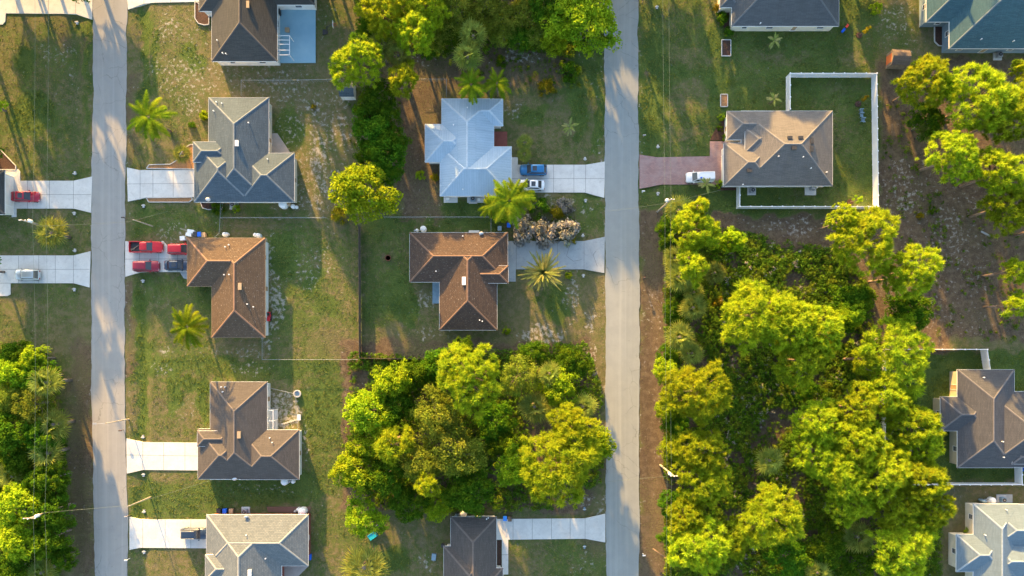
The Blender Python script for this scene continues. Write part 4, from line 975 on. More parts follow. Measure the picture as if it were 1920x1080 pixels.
('pine',1590,890,52,'lit pine in the left centre of the large right-hand grove',G2,1.0),
('pine',1660,890,52,'lit pine over the lower white fence end',G2,1.1),
('pine',1735,905,44,'lit pine crossing the lower white fence',G2,1.05),
('pine',1690,955,52,'dark green pine below the lower white fence',G2,.9),
('pine',1755,960,38,'yellow tipped pine at the right rim nearest the bottom right house',G2,.95),
('pine',1600,945,45,'dark green pine at the lower left of the large grove',G2,.85),
('sabal',1605,1005,30,'golden lit fan palm at the lower left of the large grove',G2,.8),
('oak',1555,1030,40,'dark leafy tree in the lower right wood below the golden palm',G2,.7),
('pine',1700,1030,62,'round dark green pine at the bottom right of the wood',G2,.95),
('oak',1620,1060,36,'dark leafy tree at the bottom edge left of the round dark pine',G2,.6),
('sabal',1530,1072,26,'fan palm cut by the bottom edge of the right wood',G2,.7),
('oak',1515,730,22,'low dark tree in the undergrowth right of the roadside pine',G2,.4),
('bushl',1553,733,10,'small bright bush in the undergrowth beside the dirt gap',None),
# right top clearing
('pine',1738,150,48,'dark green pine at the left of the upper right pines',G5,.95),
('oakl',1775,165,34,'green tree squeezed between the two upper right pines',G5,.9),
('pine',1850,180,64,'bright yellow-green pine in the upper right',G5,1.1),
('pine',1895,215,50,'bright pine touching the right edge in the upper right',G5,1.05),
('oak',1745,225,34,'dark green tree below the upper right pines',G5,.8),
('sabal',1740,248,24,'shaded fan palm below the upper right pines',G5,.7),
('pine',1797,288,50,'lit pine with a long visible trunk in the brown clearing',G5,1.05),
('pine',1885,320,48,'lit pine at the right edge of the clearing with bare branches',G5,1.1),
('pine',1895,385,44,'lower pine at the right edge of the clearing',G5,1.0),
('tuftpine',1914,128,16,'small pine branch crown at the right edge below the teal roof',G5,1.1),
('tuftpine',1908,508,24,'small pine at the right edge beside the brown clearing, upper of two',G5,1.1),
('tuftpine',1910,570,22,'small pine at the right edge beside the brown clearing, lower of two',G5,1.1),
('bush',1752,392,10,'dark green bush alone in the brown clearing',None),
('gold',1728,405,9,'small yellow bush in the brown clearing next to the fence corner pine',None),
# garden plants
('bush',1356,30,16,'green shrub along the left wall of the top grey roofed house',None),
('bush',1368,57,12,'green shrub at the lower left corner of the top grey roofed house',None),
('bushl',1350,344,10,'bright shrub at the front corner by the white van',None),
('deadpalm',1324,346,15,'small yellow palm on the lawn beside the white van',None),
('bushl',1646,12,14,'yellowish bush at the top of the lawn right of the grey roofed house',None),
('bushl',1354,218,9,'round yellow shrub in the mulch bed, topmost by the bay front',None),
('bush',1352,238,8,'green shrub in the mulch bed left of the bay front',None),
('bush',1362,256,9,'green shrub at the lower end of the bay mulch bed',None),
('bushl',1816,997,10,'dark bush at the wall corner of the bottom right house',None),
('deadpalm',1452,77,15,'withered palm leaning below the top grey roofed house',None),
('deadpalm',1451,186,13,'withered small palm left of the white fence top',None),
('gold',1345,12,10,'small yellow lit plant at the top of the long right-hand lawn',None),
('bush',380,215,10,'shrub below the mailbox side of the slate blue house wall',None),
]
for t_ in T:
    plant(t_[0], t_[1], t_[2], t_[3], t_[4], t_[5], t_[6] if len(t_) > 6 else None)
# young staked trees with mulch rings
def sapling(px, py, bx, by, r, mat, label):
    b0 = W(bx, by); o = empty('young_tree', b0, label, 'young tree'); top = W(px, py, 2.6)-b0
    key = ('sap', mat)
    if key not in VEG: VEG[key] = bush(700+len(VEG), R_=1.1, h=1.3, mat=mat, leaf=.12)
    c = link('crown', VEG[key][0], o); s = r*H/FOC/1.05; c.scale = (s, s, s); c.location = (top.x, top.y, 1.9)
    MB().path([(0,0,0),(top.x*.6,top.y*.6,1.3),(top.x,top.y,2.6)], [.05,.04,.02], 6).build('trunk', M['greybark'], o)
    mr = MB(); n = 14; mr.prism([(math.cos(i*6.283/n)*(.55+.06*math.sin(i*3)), math.sin(i*6.283/n)*(.55+.06*math.cos(i*4))) for i in range(n)], -.2, .04); mr.build('mulch_ring', M['mulch'], o)
sapling(1626, 56, 1611, 66, 10, 'gold', 'young yellow tree with a mulch ring on the upper right lawn')
sapling(1623, 184, 1609, 195, 9, 'gold', 'young orange tree with a mulch ring inside the white fence')
sapling(1609, 374, 1594, 379, 11, 'oakl', 'young green tree with a mulch ring at the lower corner inside the white fence')
# far surroundings just outside the picture that throw the long evening shade across the lawns
OUT = [('oak',-70,-120,60,1.5),('oak',-95,60,60,1.4),('oakl',-70,170,45,1.4),('oak',-80,270,50,1.3),('oak',-60,500,40,1.2)]
for x_, y_, n_ in ((-65,-85,5),(465,-90,4),(720,-190,9),(1170,-130,2),(1600,-140,2)):
    for i_ in range(n_):
        OUT.append(('oak', x_+i_*45, y_-14*(i_%2), 46, 1.65)); OUT.append(('oak', x_+20+i_*45, y_-34, 42, .85))
OUT += [('oak',1300,-260,55,1.6),('oak',1400,-280,55,1.6),('oak',1500,-250,50,1.4),('pine',1720,-200,60,1.2),('pine',1830,-190,60,1.2),('pine',1990,150,60,1.1),('pine',1990,300,55,1.1),('pine',2000,420,50,1.1),('oakl',-70,760,45,1),('oak',-75,900,50,1)]
ON = 'tree outside the picture to the %s of the frame'
for k, px, py, r, hs_ in OUT:
    side = 'left' if px < 0 else 'right' if px > 1920 else 'top'
    plant(k, px, py, r*1.05, 'tree standing beyond the %s edge of the picture' % side, 'trees beyond the %s edge of the picture' % side, hs_)

# undergrowth: low palmetto and scrub nobody could count
def inpoly(x, y, P):
    c = False; j = len(P)-1
    for i in range(len(P)):
        if (P[i][1] > y) != (P[j][1] > y) and x < (P[j][0]-P[i][0])*(y-P[i][1])/(P[j][1]-P[i][1])+P[i][0]: c = not c
        j = i
    return c
_a = np.arange(1200)*.5
UN = vnoise(_a[:, None]+np.zeros((1,1200)), _a[None, :]+np.zeros((1200,1)), 3.5, 77)
def undergrowth(name, polys, dens, label, mat='under', seed=5, hmax=1.5):
    r = np.random.default_rng(seed); out = []; tint = []; cs = []
    for P in polys:
        x0 = min(p[0] for p in P); x1 = max(p[0] for p in P); y0 = min(p[1] for p in P); y1 = max(p[1] for p in P)
        area = (x1-x0)*(y1-y0)*(H/FOC)**2; n = int(area*dens)
        for _ in range(n):
            px = x0+(x1-x0)*r.random(); py = y0+(y1-y0)*r.random()
            if not inpoly(px, py, P): continue
            X = W(px, py); v = UN[int((X.x+300)*2), int((X.y+300)*2)]
            if v < .36 and r.random() < .85: continue
            sc = .4+.6*r.random(); hh = hmax*sc*(.5+v); c = np.array([X.x, X.y, hh*.6]); tn = r.random()
            if r.random() < .3:
                for _k in range(6):
                    th = r.random()*6.28; el = .3+.9*r.random(); d_ = np.array([math.cos(th)*math.cos(el), math.sin(th)*math.cos(el), math.sin(el)])
                    o_ = []; fanleaf(o_, c-np.array([0,0,hh*.4]), d_, .35*sc, .45*sc, r, 7)
                    for q in o_: out.append([q[0], q[1], q[2], (np.asarray(q[2])+np.asarray(q[1]))/2]); tint.append(tn)
            else:
                cs.append((c[0], c[1], c[2], sc, tn))
    cs = np.repeat(np.array(cs), 26, 0); D = r.normal(size=(len(cs), 3)); D /= np.linalg.norm(D, axis=1, keepdims=True)
    pos = cs[:, :3]+D*(.58*cs[:, 3:4])*r.random((len(cs), 1))**.5; pos[:, 2] = np.maximum(pos[:, 2], .03); Nn = D+np.array([0,0,.6]); Nn /= np.linalg.norm(Nn, axis=1, keepdims=True)
    Q = quads(pos, Nn, .07+.09*r.random(len(cs))); out = np.concatenate([np.array(out, dtype=float), Q]); tint = np.concatenate([np.array(tint), cs[:, 4]])
    o = link(name, soup(name, out, 4, M[mat], tint)); tag(o, label, 'undergrowth', kind='stuff')
undergrowth('undergrowth', [
 [(1245,395),(1345,420),(1390,435),(1570,470),(1620,520),(1650,640),(1700,700),(1760,900),(1760,1090),(1245,1090)]], 10.5,
 'low palmetto and scrub filling the gaps of the right wood')
undergrowth('undergrowth', [[(655,660),(800,670),(1100,640),(1130,740),(1130,900),(1060,950),(900,960),(700,950),(640,890)],
  [(670,-20),(1110,-20),(1130,60),(1070,110),(930,90),(860,130),(760,90),(670,70)], [(-20,640),(90,660),(125,740),(128,900),(118,1090),(-20,1090)]], 6.5,
 'low scrub under the trees of the other woods', seed=9)
undergrowth('weeds', [[(1655,330),(1900,330),(1920,640),(1760,640),(1680,480)],[(860,95),(1080,95),(1090,170),(900,150)],[(1650,180),(1740,230),(1720,330),(1655,320)],[(1000,365),(1085,370),(1090,455),(970,450)],[(650,60),(760,170),(740,330),(650,400)]], .55,
 'scattered weeds on the bare brown ground', seed=13, hmax=.5)

undergrowth('dead_branches', [[(1345,425),(1570,470),(1640,600),(1700,700),(1750,900),(1740,1080),(1380,1080),(1340,800)]], .35,
 'grey dead fronds and twigs lying in the scrub of the right wood', mat='dead', seed=21, hmax=1.5)
def inpoly_v(x, y, P):
    c = np.zeros(x.shape, bool); j = len(P)-1
    for i in range(len(P)):
        (xi, yi), (xj, yj) = P[i], P[j]
        c ^= ((yi > y) != (yj > y)) & (x < (xj-xi)*(y-yi)/((yj-yi) or 1e-9)+xi); j = i
    return c
def grassfield():
    r = np.random.default_rng(31); N = 230000
    X = r.random(N)*196-98; Y = r.random(N)*110-43
    ix = ((X+104)/.4).astype(int)+7; iy = ((Y+48)/.4).astype(int)+7
    g = CR[ix, iy]; s = CG[ix, iy]; l = CB[ix, iy]; z = Z[ix, iy]
    px = NX+X*FOC/H; py = NY-Y*FOC/H
    n = vnoise(X+300, Y+300, 1.3, 91)*.6+vnoise(X+300, Y+300, .5, 92)*.4
    keep = (r.random(N) < np.clip(.25+1.1*g-.9*s-.7*l, .03, 1)) & (n > .36)
    keep &= ~((px > 173) & (px < 242)) & ~((px > 1131) & (px < 1201))
    for P in SLABS: keep &= ~inpoly_v(px, py, P)
    X, Y, z, g, n = X[keep], Y[keep], z[keep], g[keep], n[keep]; M_ = len(X); k = 3
    C = np.repeat(np.stack([X, Y, z-.01], -1), k, 0)+np.concatenate([r.normal(0, .07, (M_*k, 2)), np.zeros((M_*k, 1))], 1)
    D = r.normal(0, .75, (M_*k, 3)); D[:, 2] = .55+.5*r.random(M_*k); D /= np.linalg.norm(D, axis=1, keepdims=True)
    L = np.repeat(.07+.14*g.clip(0, 1)*n*1.6, k)*(.6+.7*r.random(M_*k))
    V = blades(C, D, L*1.25, .04+.03*r.random(M_*k))
    o = link('grass', soup('grass', V, 3, M['grass'], np.repeat(np.clip(1.15-g*1.1+r.normal(0, .2, M_), 0, 1), k)))
    tag(o, 'short uneven grass and weeds growing on the lawns and verges', 'grass', kind='stuff')
grassfield()
# ------------------------------------------------------------ vehicles
def paint(name, c, rough=.28, metal=.2):
    return simple(name, c, tuple(x*.92 for x in c), .6, rough, metal, coat=.6, spec=.5)
PM = {'red': paint('bright_red_paint', (.62,.012,.02)), 'crimson': paint('crimson_paint', (.42,.012,.035)), 'darkred': paint('dark_red_paint', (.28,.012,.03)),
      'silver': paint('silver_paint', (.50,.53,.53), .3, .5), 'navy': paint('navy_paint', (.022,.04,.075)), 'blue': paint('metallic_blue_paint', (.02,.17,.38), .28, .4),
      'white': paint('white_paint', (.80,.80,.80), .3, 0)}
def loft(mb, st, mi=0):
    """st: list of rings (same length), closed ends"""
    n = len(st[0]); base = len(mb.v)
    vs = [p for ring in st for p in ring]; fs = []
    for k in range(len(st)-1):
        for i in range(n): fs.append((k*n+i, k*n+(i+1)%n, (k+1)*n+(i+1)%n, (k+1)*n+i))
    fs.append(list(range(n-1,-1,-1))); fs.append([(len(st)-1)*n+i for i in range(n)]); mb.add(vs, [f[::-1] for f in fs], mi)
def vehicle(label, px, py, heading, L, kind, pm, rz=0):
    p = W(px, py, .9); o = empty({'pickup':'pickup_truck','van':'van'}.get(kind, 'parked_car'), (p.x, p.y, .05), label, {'pickup':'pickup truck','van':'van'}.get(kind, 'car'), 'cars parked on the driveways', heading+rz)
    w_ = {'sedan':.92,'suv':.97,'pickup':1.0,'van':.95}[kind]; hL = L/2; mt = PM[pm]
    zb = {'sedan':.88,'suv':1.02,'pickup':1.08,'van':1.05}[kind]; zr = {'sedan':1.45,'suv':1.72,'pickup':1.85,'van':1.85}[kind]
    # cabin extents along x (front +x): base of windscreen, roof front, roof rear, base of rear glass
    cb = {'sedan':(.22,.05,-.25,-.39),'suv':(.24,.085,-.385,-.48),'pickup':(.22,.10,-.10,-.14),'van':(.30,.15,-.465,-.49)}[kind]
    cb = [c*L for c in cb]
    def sec(x, hw, z0, zt, edge=.12):
        return [(x,-hw*.86,z0),(x,-hw*.99,z0+.12),(x,-hw,(z0+zt)*.5),(x,-hw*.97,zt-edge),(x,-hw*.86,zt),(x,0,zt+.03),(x,hw*.86,zt),(x,hw*.97,zt-edge),(x,hw,(z0+zt)*.5),(x,hw*.99,z0+.12),(x,hw*.86,z0)]
    st = []
    fr = [(hL,.70,.34,.62),(hL-.06,.80,.28,.70),(hL-.22,.92,.24,.80),(hL-.6,.985,.22,.88),(hL-1.2,1,.22,.95)]
    for x, a, z0, zt in fr: st.append(sec(x, w_*a, z0, zt*zb/.95 if zt > .6 else zt))
    if kind == 'pickup':
        st.append(sec(-hL*.26, w_, .26, zb)); body = MB(); loft(body, st[::-1])
        bx0 = -hL; bx1 = -hL*.265; body.box(bx0, -w_, .34, bx1, -w_+.14, zb+.02); body.box(bx0, w_-.14, .34, bx1, w_, zb+.02); body.box(bx0-.02, -w_+.14, .36, bx0+.09, w_-.14, zb)
        body.box(bx1-.08, -w_+.14, .4, bx1-.001, w_-.14, zb+.01)
        b_ = body.build('body', mt, o, smooth=False)
        bd = MB(); bd.box(bx0+.09, -w_+.14, .42, bx1-.08, w_-.14, .62); bd.build('bed_liner', M['dark'], o)
        ld = MB(); ld.box(-1.15,-.06,.66, .95,.06,.76, 0, Matrix.Translation((-hL*.62,.0,0)) @ Matrix.Rotation(R(35), 4, 'Z')); ld.box(-.5,-.25,.62,.2,.05,.72,0,Matrix.Translation((-hL*.8,-.3,0))); ld.build('cargo', M['wood'], o)
    else:
        tail = zb if kind != 'sedan' else zb*.97
        st += [sec(0, w_, .22, zb), sec(-hL+1.0, w_, .22, tail), sec(-hL+.3, w_*.95, .24, tail*.98), sec(-hL+.08, w_*.86, .28, tail*.9), sec(-hL, w_*.75, .36, tail*.78)]
        body = MB(); loft(body, st[::-1]); b_ = body.build('body', mt, o, smooth=True)
    bm_ = b_.modifiers.new('soft', 'BEVEL') if kind == 'pickup' else None
    if bm_: bm_.width = .03; bm_.segments = 2
    hb = w_*.88; ht = w_*.72; zs = zb-.02
    B = {'f': [(cb[0],-hb,zs),(cb[0],hb,zs)], 'r': [(cb[3],-hb,zs),(cb[3],hb,zs)]}
    T_ = [(cb[1],-ht,zr),(cb[1],ht,zr),(cb[2],ht,zr),(cb[2],-ht,zr)]
    bot = [(cb[0],-hb*.93,zs),(cb[0],hb*.93,zs),(cb[3],hb*.93,zs),(cb[3],-hb*.93,zs)]
    fm = MB(); fm.add(bot+T_, [(0,1,5,4),(1,2,6,5),(2,3,7,6),(3,0,4,7)]); fm.build('pillars', mt, o)
    rf = MB(); xs = [cb[1]+.03, cb[1]-.12, (cb[1]+cb[2])/2, cb[2]+.12, cb[2]-.03]; rings = []
    for x, s in zip(xs, (.9,1,1.02,1,.9)):
        e = .035 if s >= 1 else 0
        rings.append([(x,-ht*s,zr-.02),(x,-ht*s*.97,zr+.015+e*.5),(x,-ht*.6,zr+.03+e),(x,0,zr+.04+e),(x,ht*.6,zr+.03+e),(x,ht*s*.97,zr+.015+e*.5),(x,ht*s,zr-.02)])
    loft(rf, rings[::-1]); ro = rf.build('roof_panel', mt, o, smooth=True)
    def pane(name, q, a=.07, b2=.10):
        q = [Vector(v) for v in q]; c = sum(q, Vector())/4; n = (q[1]-q[0]).cross(q[3]-q[0]).normalized()
        if n.dot(c-Vector(((cb[0]+cb[3])/2, 0, zs))) < 0: n = -n
        m_ = MB(); qq = [c+(v-c)*(1-a)+n*.012 for v in q]; m_.poly(qq if True else qq[::-1]); q2 = [v-n*.03 for v in qq]; m_.poly(q2[::-1]); return m_.build(name, M['glass'], o)
    pane('windshield', [bot[0],bot[1],T_[1],T_[0]], .08)
    if kind == 'van':
        pane('rear_window', [bot[3],bot[2],T_[2],T_[3]], .3)
        mx = (cb[0]+cb[1])/2-1.1; 
        for s in (-1,1): pane('side_window', [(cb[0]-.1,s*hb*.93,zs),(cb[0]-1.2,s*hb*.93,zs),(cb[1]-.7,s*ht,zr),(cb[1],s*ht,zr)], .18)
    else:
        pane('rear_window', [bot[3],bot[2],T_[2],T_[3]], .10)
        for s in (-1,1): pane('side_window', [(cb[0],s*hb*.93,zs),(cb[3],s*hb*.93,zs),(cb[2],s*ht,zr),(cb[1],s*ht,zr)], .13)
    if kind == 'sedan' or pm == 'blue':
        m_ = MB(); x1 = cb[1]-.25; m_.box(x1-.75, -.42, zr+.03, x1, .42, zr+.088); m_.build('sunroof', M['glass'], o)
    if pm == 'navy' and kind == 'suv':
        for s in (-1,1): MB().tube((cb[1],s*ht*.9,zr+.10),(cb[2],s*ht*.9,zr+.10),.03).build('roof_rail', M['grey'], o)
    if kind == 'van':
        for s in (-1,1): MB().box(cb[2]+.3, s*ht*.8-.03, zr+.05, cb[1]-.4, s*ht*.8+.03, zr+.12).build('roof_rail', M['white'], o)
        MB().box(cb[1]-.8,.25,zr+.06,cb[1]-.45,.5,zr+.14).build('blue_roof_marker', M['blue'], o)
    wr = .33 if kind == 'sedan' else .38
    for x in (hL-.85, -hL+.9):
        for s in (-1,1):
            t_ = MB(); t_.tube((x,s*(w_-.22),wr),(x,s*(w_+.015),wr),wr,n=18); ty = t_.build('tyre', M['rubber'], o, smooth=False)
            r_ = MB(); r_.tube((x,s*(w_-.1),wr),(x,s*(w_+.03),wr),wr*.62,n=12); r_.build('rim', M['grey'], ty)
    for s in (-1,1):
        MB().box(hL-.22, s*w_*.62-.17, zb*.60, hL-.035, s*w_*.62+.17, zb*.74).build('headlight', M['lamp'], o)
        MB().box(-hL-.01, s*w_*.66-.12, zb*.62, -hL+.22, s*w_*.66+.14, zb*.82).build('taillight', M['tail'], o)
        y0 = s*w_*.97; MB().box(cb[0]-.32, min(y0,y0+s*.2), zb-.03, cb[0]-.16, max(y0,y0+s*.2), zb+.13).build('wing_mirror', mt, o)
    MB().box(hL-.03, -w_*.5, .4, hL+.015, w_*.5, .55).build('grille', M['dark'], o)
    return o
E_, W_ = 0.0, math.pi
vehicle('red saloon car on the upper left-hand driveway', 46, 368, E_, 5.0, 'sedan', 'crimson', R(-1))
vehicle('silver hatchback on the lower left-hand driveway', 50, 515, W_, 4.5, 'suv', 'silver', R(-1))
vehicle('bright red pickup truck with an open bed nearest the road, upper left of the four', 273.5, 463, E_, 5.85, 'pickup', 'red')
vehicle('bright red car parked behind the pickup, its front under the brown roof', 339, 467, E_, 4.9, 'suv', 'red')
vehicle('dark red car below the bright red pickup', 273, 499, E_, 4.7, 'suv', 'darkred')
vehicle('dark navy car behind the dark red one, its front under the brown roof', 333, 497, E_, 4.9, 'sedan', 'navy')
vehicle('dark navy car with roof rails on the bottom left driveway', 364, 1001, E_, 4.9, 'suv', 'navy')
vehicle('metallic blue car at the head of the driveway of the blue metal roofed house', 1000, 318, W_, 4.8, 'suv', 'blue')
vehicle('white saloon car below the metallic blue one', 996, 346, W_, 4.75, 'sedan', 'white', R(-1))
vehicle('white panel van on the red block paved driveway', 1313, 332, W_, 5.0, 'van', 'white', R(2))

# ------------------------------------------------------------ yard equipment
def ac(px, py, label, rz=0, mat='grey'):
    o = empty('air_conditioner', W(px,py), label, 'air conditioner', rz=rz)
    MB().box(-.75,-.75,-.2,.75,.75,.10).build('pad', M['kerb'], o)
    b_ = MB(); b_.box(-.42,-.42,.10,.42,.42,.85)
    for k in range(7): b_.box(-.43,-.43,.18+k*.09,.43,.43,.20+k*.09)
    b_.build('casing', M[mat], o)
    f = MB(); f.tube((0,0,.86),(0,0,.90),.34,n=20); g = f.build('fan_grille', M['dark'], o)
    MB().tube((0,0,.90),(0,0,.93),.10,n=10).build('fan_hub', M['grey'], g)
ac(439,385,'air conditioner on a pad below the slate blue roof'); ac(1409,358,'air conditioner inside the white fence near its lower left corner')
ac(461,958,'air conditioner above the blue and tan roof'); ac(1870,105,'air conditioner below the teal grey roof'); ac(887,374,'dark air conditioner below the blue metal roof',0,'slate')
ac(1877,936,'air conditioner above the bottom right roof',0,'slate')
def tanks(name, label, cat, parts, org):
    o = empty(name, W(*org), label, cat)
    for (px, py, r, h, m_) in parts:
        p = W(px, py)-W(*org); t_ = MB(); t_.lathe([(r*.9,0),(r,.08),(r,h*.75),(r*.8,h*.93),(r*.3,h)], (p.x,p.y,0), 18); t_.build('tank', M[m_], o, smooth=True)
    a = W(*parts[0][:2])-W(*org); c = W(*parts[-1][:2])-W(*org); MB().tube((a.x,a.y,.35),(c.x,c.y,.35),.05).build('pipe', M['white'], o)
tanks('water_treatment_tanks','white water tanks below the right end of the slate blue roof','water tank',[(534,385,.75,1.5,'white'),(545,385,.3,1.2,'tan'),(551,388,.4,.8,'white'),(557,389,.3,.5,'white')],(540,386))
tanks('water_treatment_tanks','white water tanks at the upper edge of the dark brown tiled roof','water tank',[(795,431,.55,1.5,'white'),(783,433,.25,1.2,'white'),(779,434,.2,1.0,'grey')],(790,432))
tanks('water_treatment_tanks','white water tanks at the upper right corner of the blue and tan roof','water tank',[(570,957,.75,1.5,'white'),(562,953,.3,1.3,'white'),(556,957,.25,1.1,'grey')],(565,955))
tanks('water_treatment_tanks','white water tank above the bottom house','water tank',[(870,961,.6,1.5,'white'),(863,962,.3,1.2,'grey'),(856,964,.25,1.0,'slate')],(865,962))
tanks('water_treatment_tanks','white water tank below the right corner of the taupe roof','water tank',[(537,901,.65,1.5,'white'),(545,901,.25,1.1,'grey'),(551,902,.35,.8,'white')],(541,902))
tanks('water_treatment_tanks','cream tank and bottles above the bottom right roof','water tank',[(1855,937,.6,1.2,'white'),(1847,938,.35,1.3,'grey'),(1840,938,.3,1.2,'slate'),(1836,937,.25,1.2,'slate')],(1848,938))
tanks('water_treatment_tanks','white tank and bottle at the top right of the brown tiled roof','water tank',[(488,443,.4,1.3,'white'),(482,442,.35,1.3,'white')],(486,442))
tanks('water_treatment_tanks','white tank beside the top left corner of the brown tiled roof','water tank',[(425,441,.4,1.3,'white'),(428,440,.3,1.0,'white')],(426,441))
tanks('water_treatment_tanks','small tanks on the pad below the white fenced house','water tank',[(1520,354,.35,1.3,'grey'),(1524,355,.3,1.1,'grey'),(1528,352,.25,.8,'white')],(1522,354))
def bin_(px, py, mat, label, rz=0, group=None):
    o = empty('wheelie_bin', W(px,py), label, 'bin', group, rz)
    b_ = MB(); b_.add([(-.25,-.28,.05),(.25,-.28,.05),(.25,.28,.05),(-.25,.28,.05),(-.31,-.36,.95),(.31,-.36,.95),(.31,.36,.95),(-.31,.36,.95)],[(0,3,2,1),(4,5,6,7),(0,1,5,4),(1,2,6,5),(2,3,7,6),(3,0,4,7)]); b_.build('body', M[mat], o)
    l = MB(); l.box(-.34,-.40,.95,.34,.38,1.02); l.tube((-.3,.42,.95),(.3,.42,.95),.03); l.build('lid', M[mat], o)
    for s in (-1,1): MB().tube((s*.27,.32,.12),(s*.33,.32,.12),.12,n=12).build('wheel', M['rubber'], o)
bin_(414,956,'dark','black bin left of the blue one above the blue and tan roof'); bin_(425,956,'blue','bright blue bin above the blue and tan roof'); bin_(437,956,'tan','tan bin right of the blue one above the blue and tan roof')
bin_(947,970,'blue','bright blue bin at the top right corner of the bottom house'); bin_(956,971,'dark','black bin right of the blue one by the narrow driveway')
bin_(378,441,'blue','bright blue bin above the brown tiled roof'); bin_(370,441,'dark','black bin left of the blue one above the brown tiled roof'); bin_(386,442,'tan','tan bin right of the blue one above the brown tiled roof')
bin_(954,424,'blue','bright blue bin beside the grey dry shrubs'); bin_(937,430,'slate','dark green bin at the upper right corner of the dark brown tiled roof'); bin_(1917,879,'blue','bright blue bin at the right edge beside the lower white fence')
def crate(px, py, sx, sy, h, mat, name, label, cat, rz=0):
    o = empty(name, W(px,py), label, cat, rz=rz); b_ = MB(); b_.box(-sx/2,-sy/2,0,sx/2,sy/2,h); b_.build('body', M[mat], o)
    l = MB(); l.box(-sx/2-.04,-sy/2-.04,h,sx/2+.04,sy/2+.04,h+.07); l.box(-.1,-sy/2-.08,h-.12,.1,-sy/2-.0,h-.02); l.build('lid', M[mat], o); return o
crate(361,435,1.1,.55,.7,'white','storage_box','upper white storage box by the top left corner of the brown tiled roof','box',R(-8))
crate(357,441,.95,.5,.7,'white','storage_box','lower white storage box by the top left corner of the brown tiled roof','box',R(-12))
crate(346,448,.8,.7,.8,'white','storage_box','white storage box alone at the left corner of the brown tiled roof','box',R(5))
crate(814,1043,.7,1.1,.5,'slate','storage_box','blue green box on the ground left of the bottom house','box',R(-5))
crate(582,1043,.5,.9,.6,'blue','storage_box','bright blue box at the lower right corner of the blue and tan roof','box')
crate(524,26,.75,.85,.9,'dark','grill','black grill on the pale blue patio by the wall','grill')
crate(540,58,.7,.7,.5,'tan','patio_table','small tan topped table on the pale blue patio','table')
crate(898,375,.35,.35,.5,'white','meter_box','small white box below the blue metal roof','box'); crate(840,374,.5,.35,.5,'white','meter_box','small white box on the left pad below the blue metal roof','box')
crate(562,782,.5,1.0,.5,'white','bench','small white bench at the lower corner of the sandy patio','bench')
crate(831,1021,.5,.5,.8,'dark','grill','small black grill at the upper left of the bottom house','grill')
# mailboxes
def mailbox(px, py, mat, label, rz=0):
    o = empty('mailbox', W(px,py), label, 'mailbox', 'mailboxes along the streets', rz)
    MB().box(-.05,-.05,-.3,.05,.05,1.05).build('post', M['white' if mat == 'white' else 'wood'], o)
    b_ = MB(); b_.box(-.27,-.1,1.05,.27,.1,1.17); b_.tube((-.27,0,1.17),(.27,0,1.17),.1,n=12); b_.build('box', M[mat], o)
    f = MB(); f.box(-.02,.1,1.12,.14,.125,1.2); f.build('flag', M['redp'], o)
for a in [(243,966,'grey','grey mailbox at the lower left driveway of the navy car'),(243,1047,'white','white mailbox at the road below the navy car driveway'),(232,806,'dark','black mailbox at the road below the street lamp'),
          (1204,361,'white','white mailbox at the road below the red paved driveway'),(1206,257,'grey','grey mailbox at the road above the red paved driveway'),(1206,522,'dark','dark mailbox on the brown verge of the right wood'),
          (1204,5,'dark','dark mailbox on the verge at the very top right of the right-hand road'),(1205,1038,'white','pale mailbox on the verge near the bottom of the right-hand road'),(237,410,'dark','dark mailbox by the road below the slate blue house')]:
    mailbox(*a, rz=R(3))
# culvert ends in the swales (white/grey concrete pipe mouths beside the driveways)
def culvert(px, py, label, down=1, mat='kerb'):
    o = empty('culvert_end', W(px,py), label, 'culvert', 'culvert ends beside the driveways', 0 if down > 0 else math.pi)
    MB().tube((0,.1,-.25),(0,.7,-.25),.2,n=14).build('pipe', M[mat], o); h = MB(); h.box(-.3,.42,-.4,.3,.56,.0); h.build('headwall', M['kerb'], o)
    MB().tube((0,.06,-.25),(0,.095,-.25),.16,n=14).build('opening', M['dark'], o)
for a in [(138,404,'culvert end below the red saloon driveway'),(139,465,'culvert end above the silver car driveway',-1),(138,547,'culvert end below the silver car driveway'),(143,46,'culvert end at the top left driveway'),(139,320,'culvert end above the red saloon driveway',-1),
          (268,390,'culvert end below the driveway with two mulch beds'),(267,531,'culvert end below the four car driveway'),(268,895,'culvert end below the blank pale driveway'),(267,815,'culvert end above the blank pale driveway',-1),(269,955,'culvert end above the navy car driveway',-1),(269,1040,'culvert end below the navy car driveway'),
          (1097,293,'culvert end above the blue car driveway',-1),(1098,380,'culvert end below the white car driveway'),(1093,437,'culvert end above the grey driveway',-1),(1094,521,'culvert end below the grey driveway'),(1234,367,'culvert end below the red paved driveway'),(1232,17,'white culvert end at the top right verge'),
          (1096,950,'culvert end above the narrow driveway by the bottom house',-1,'slate'),(1096,1030,'blue lined culvert end below the narrow driveway',1,'slate'),(1234,270,'culvert end above the red paved driveway',-1)]:
    culvert(*a)
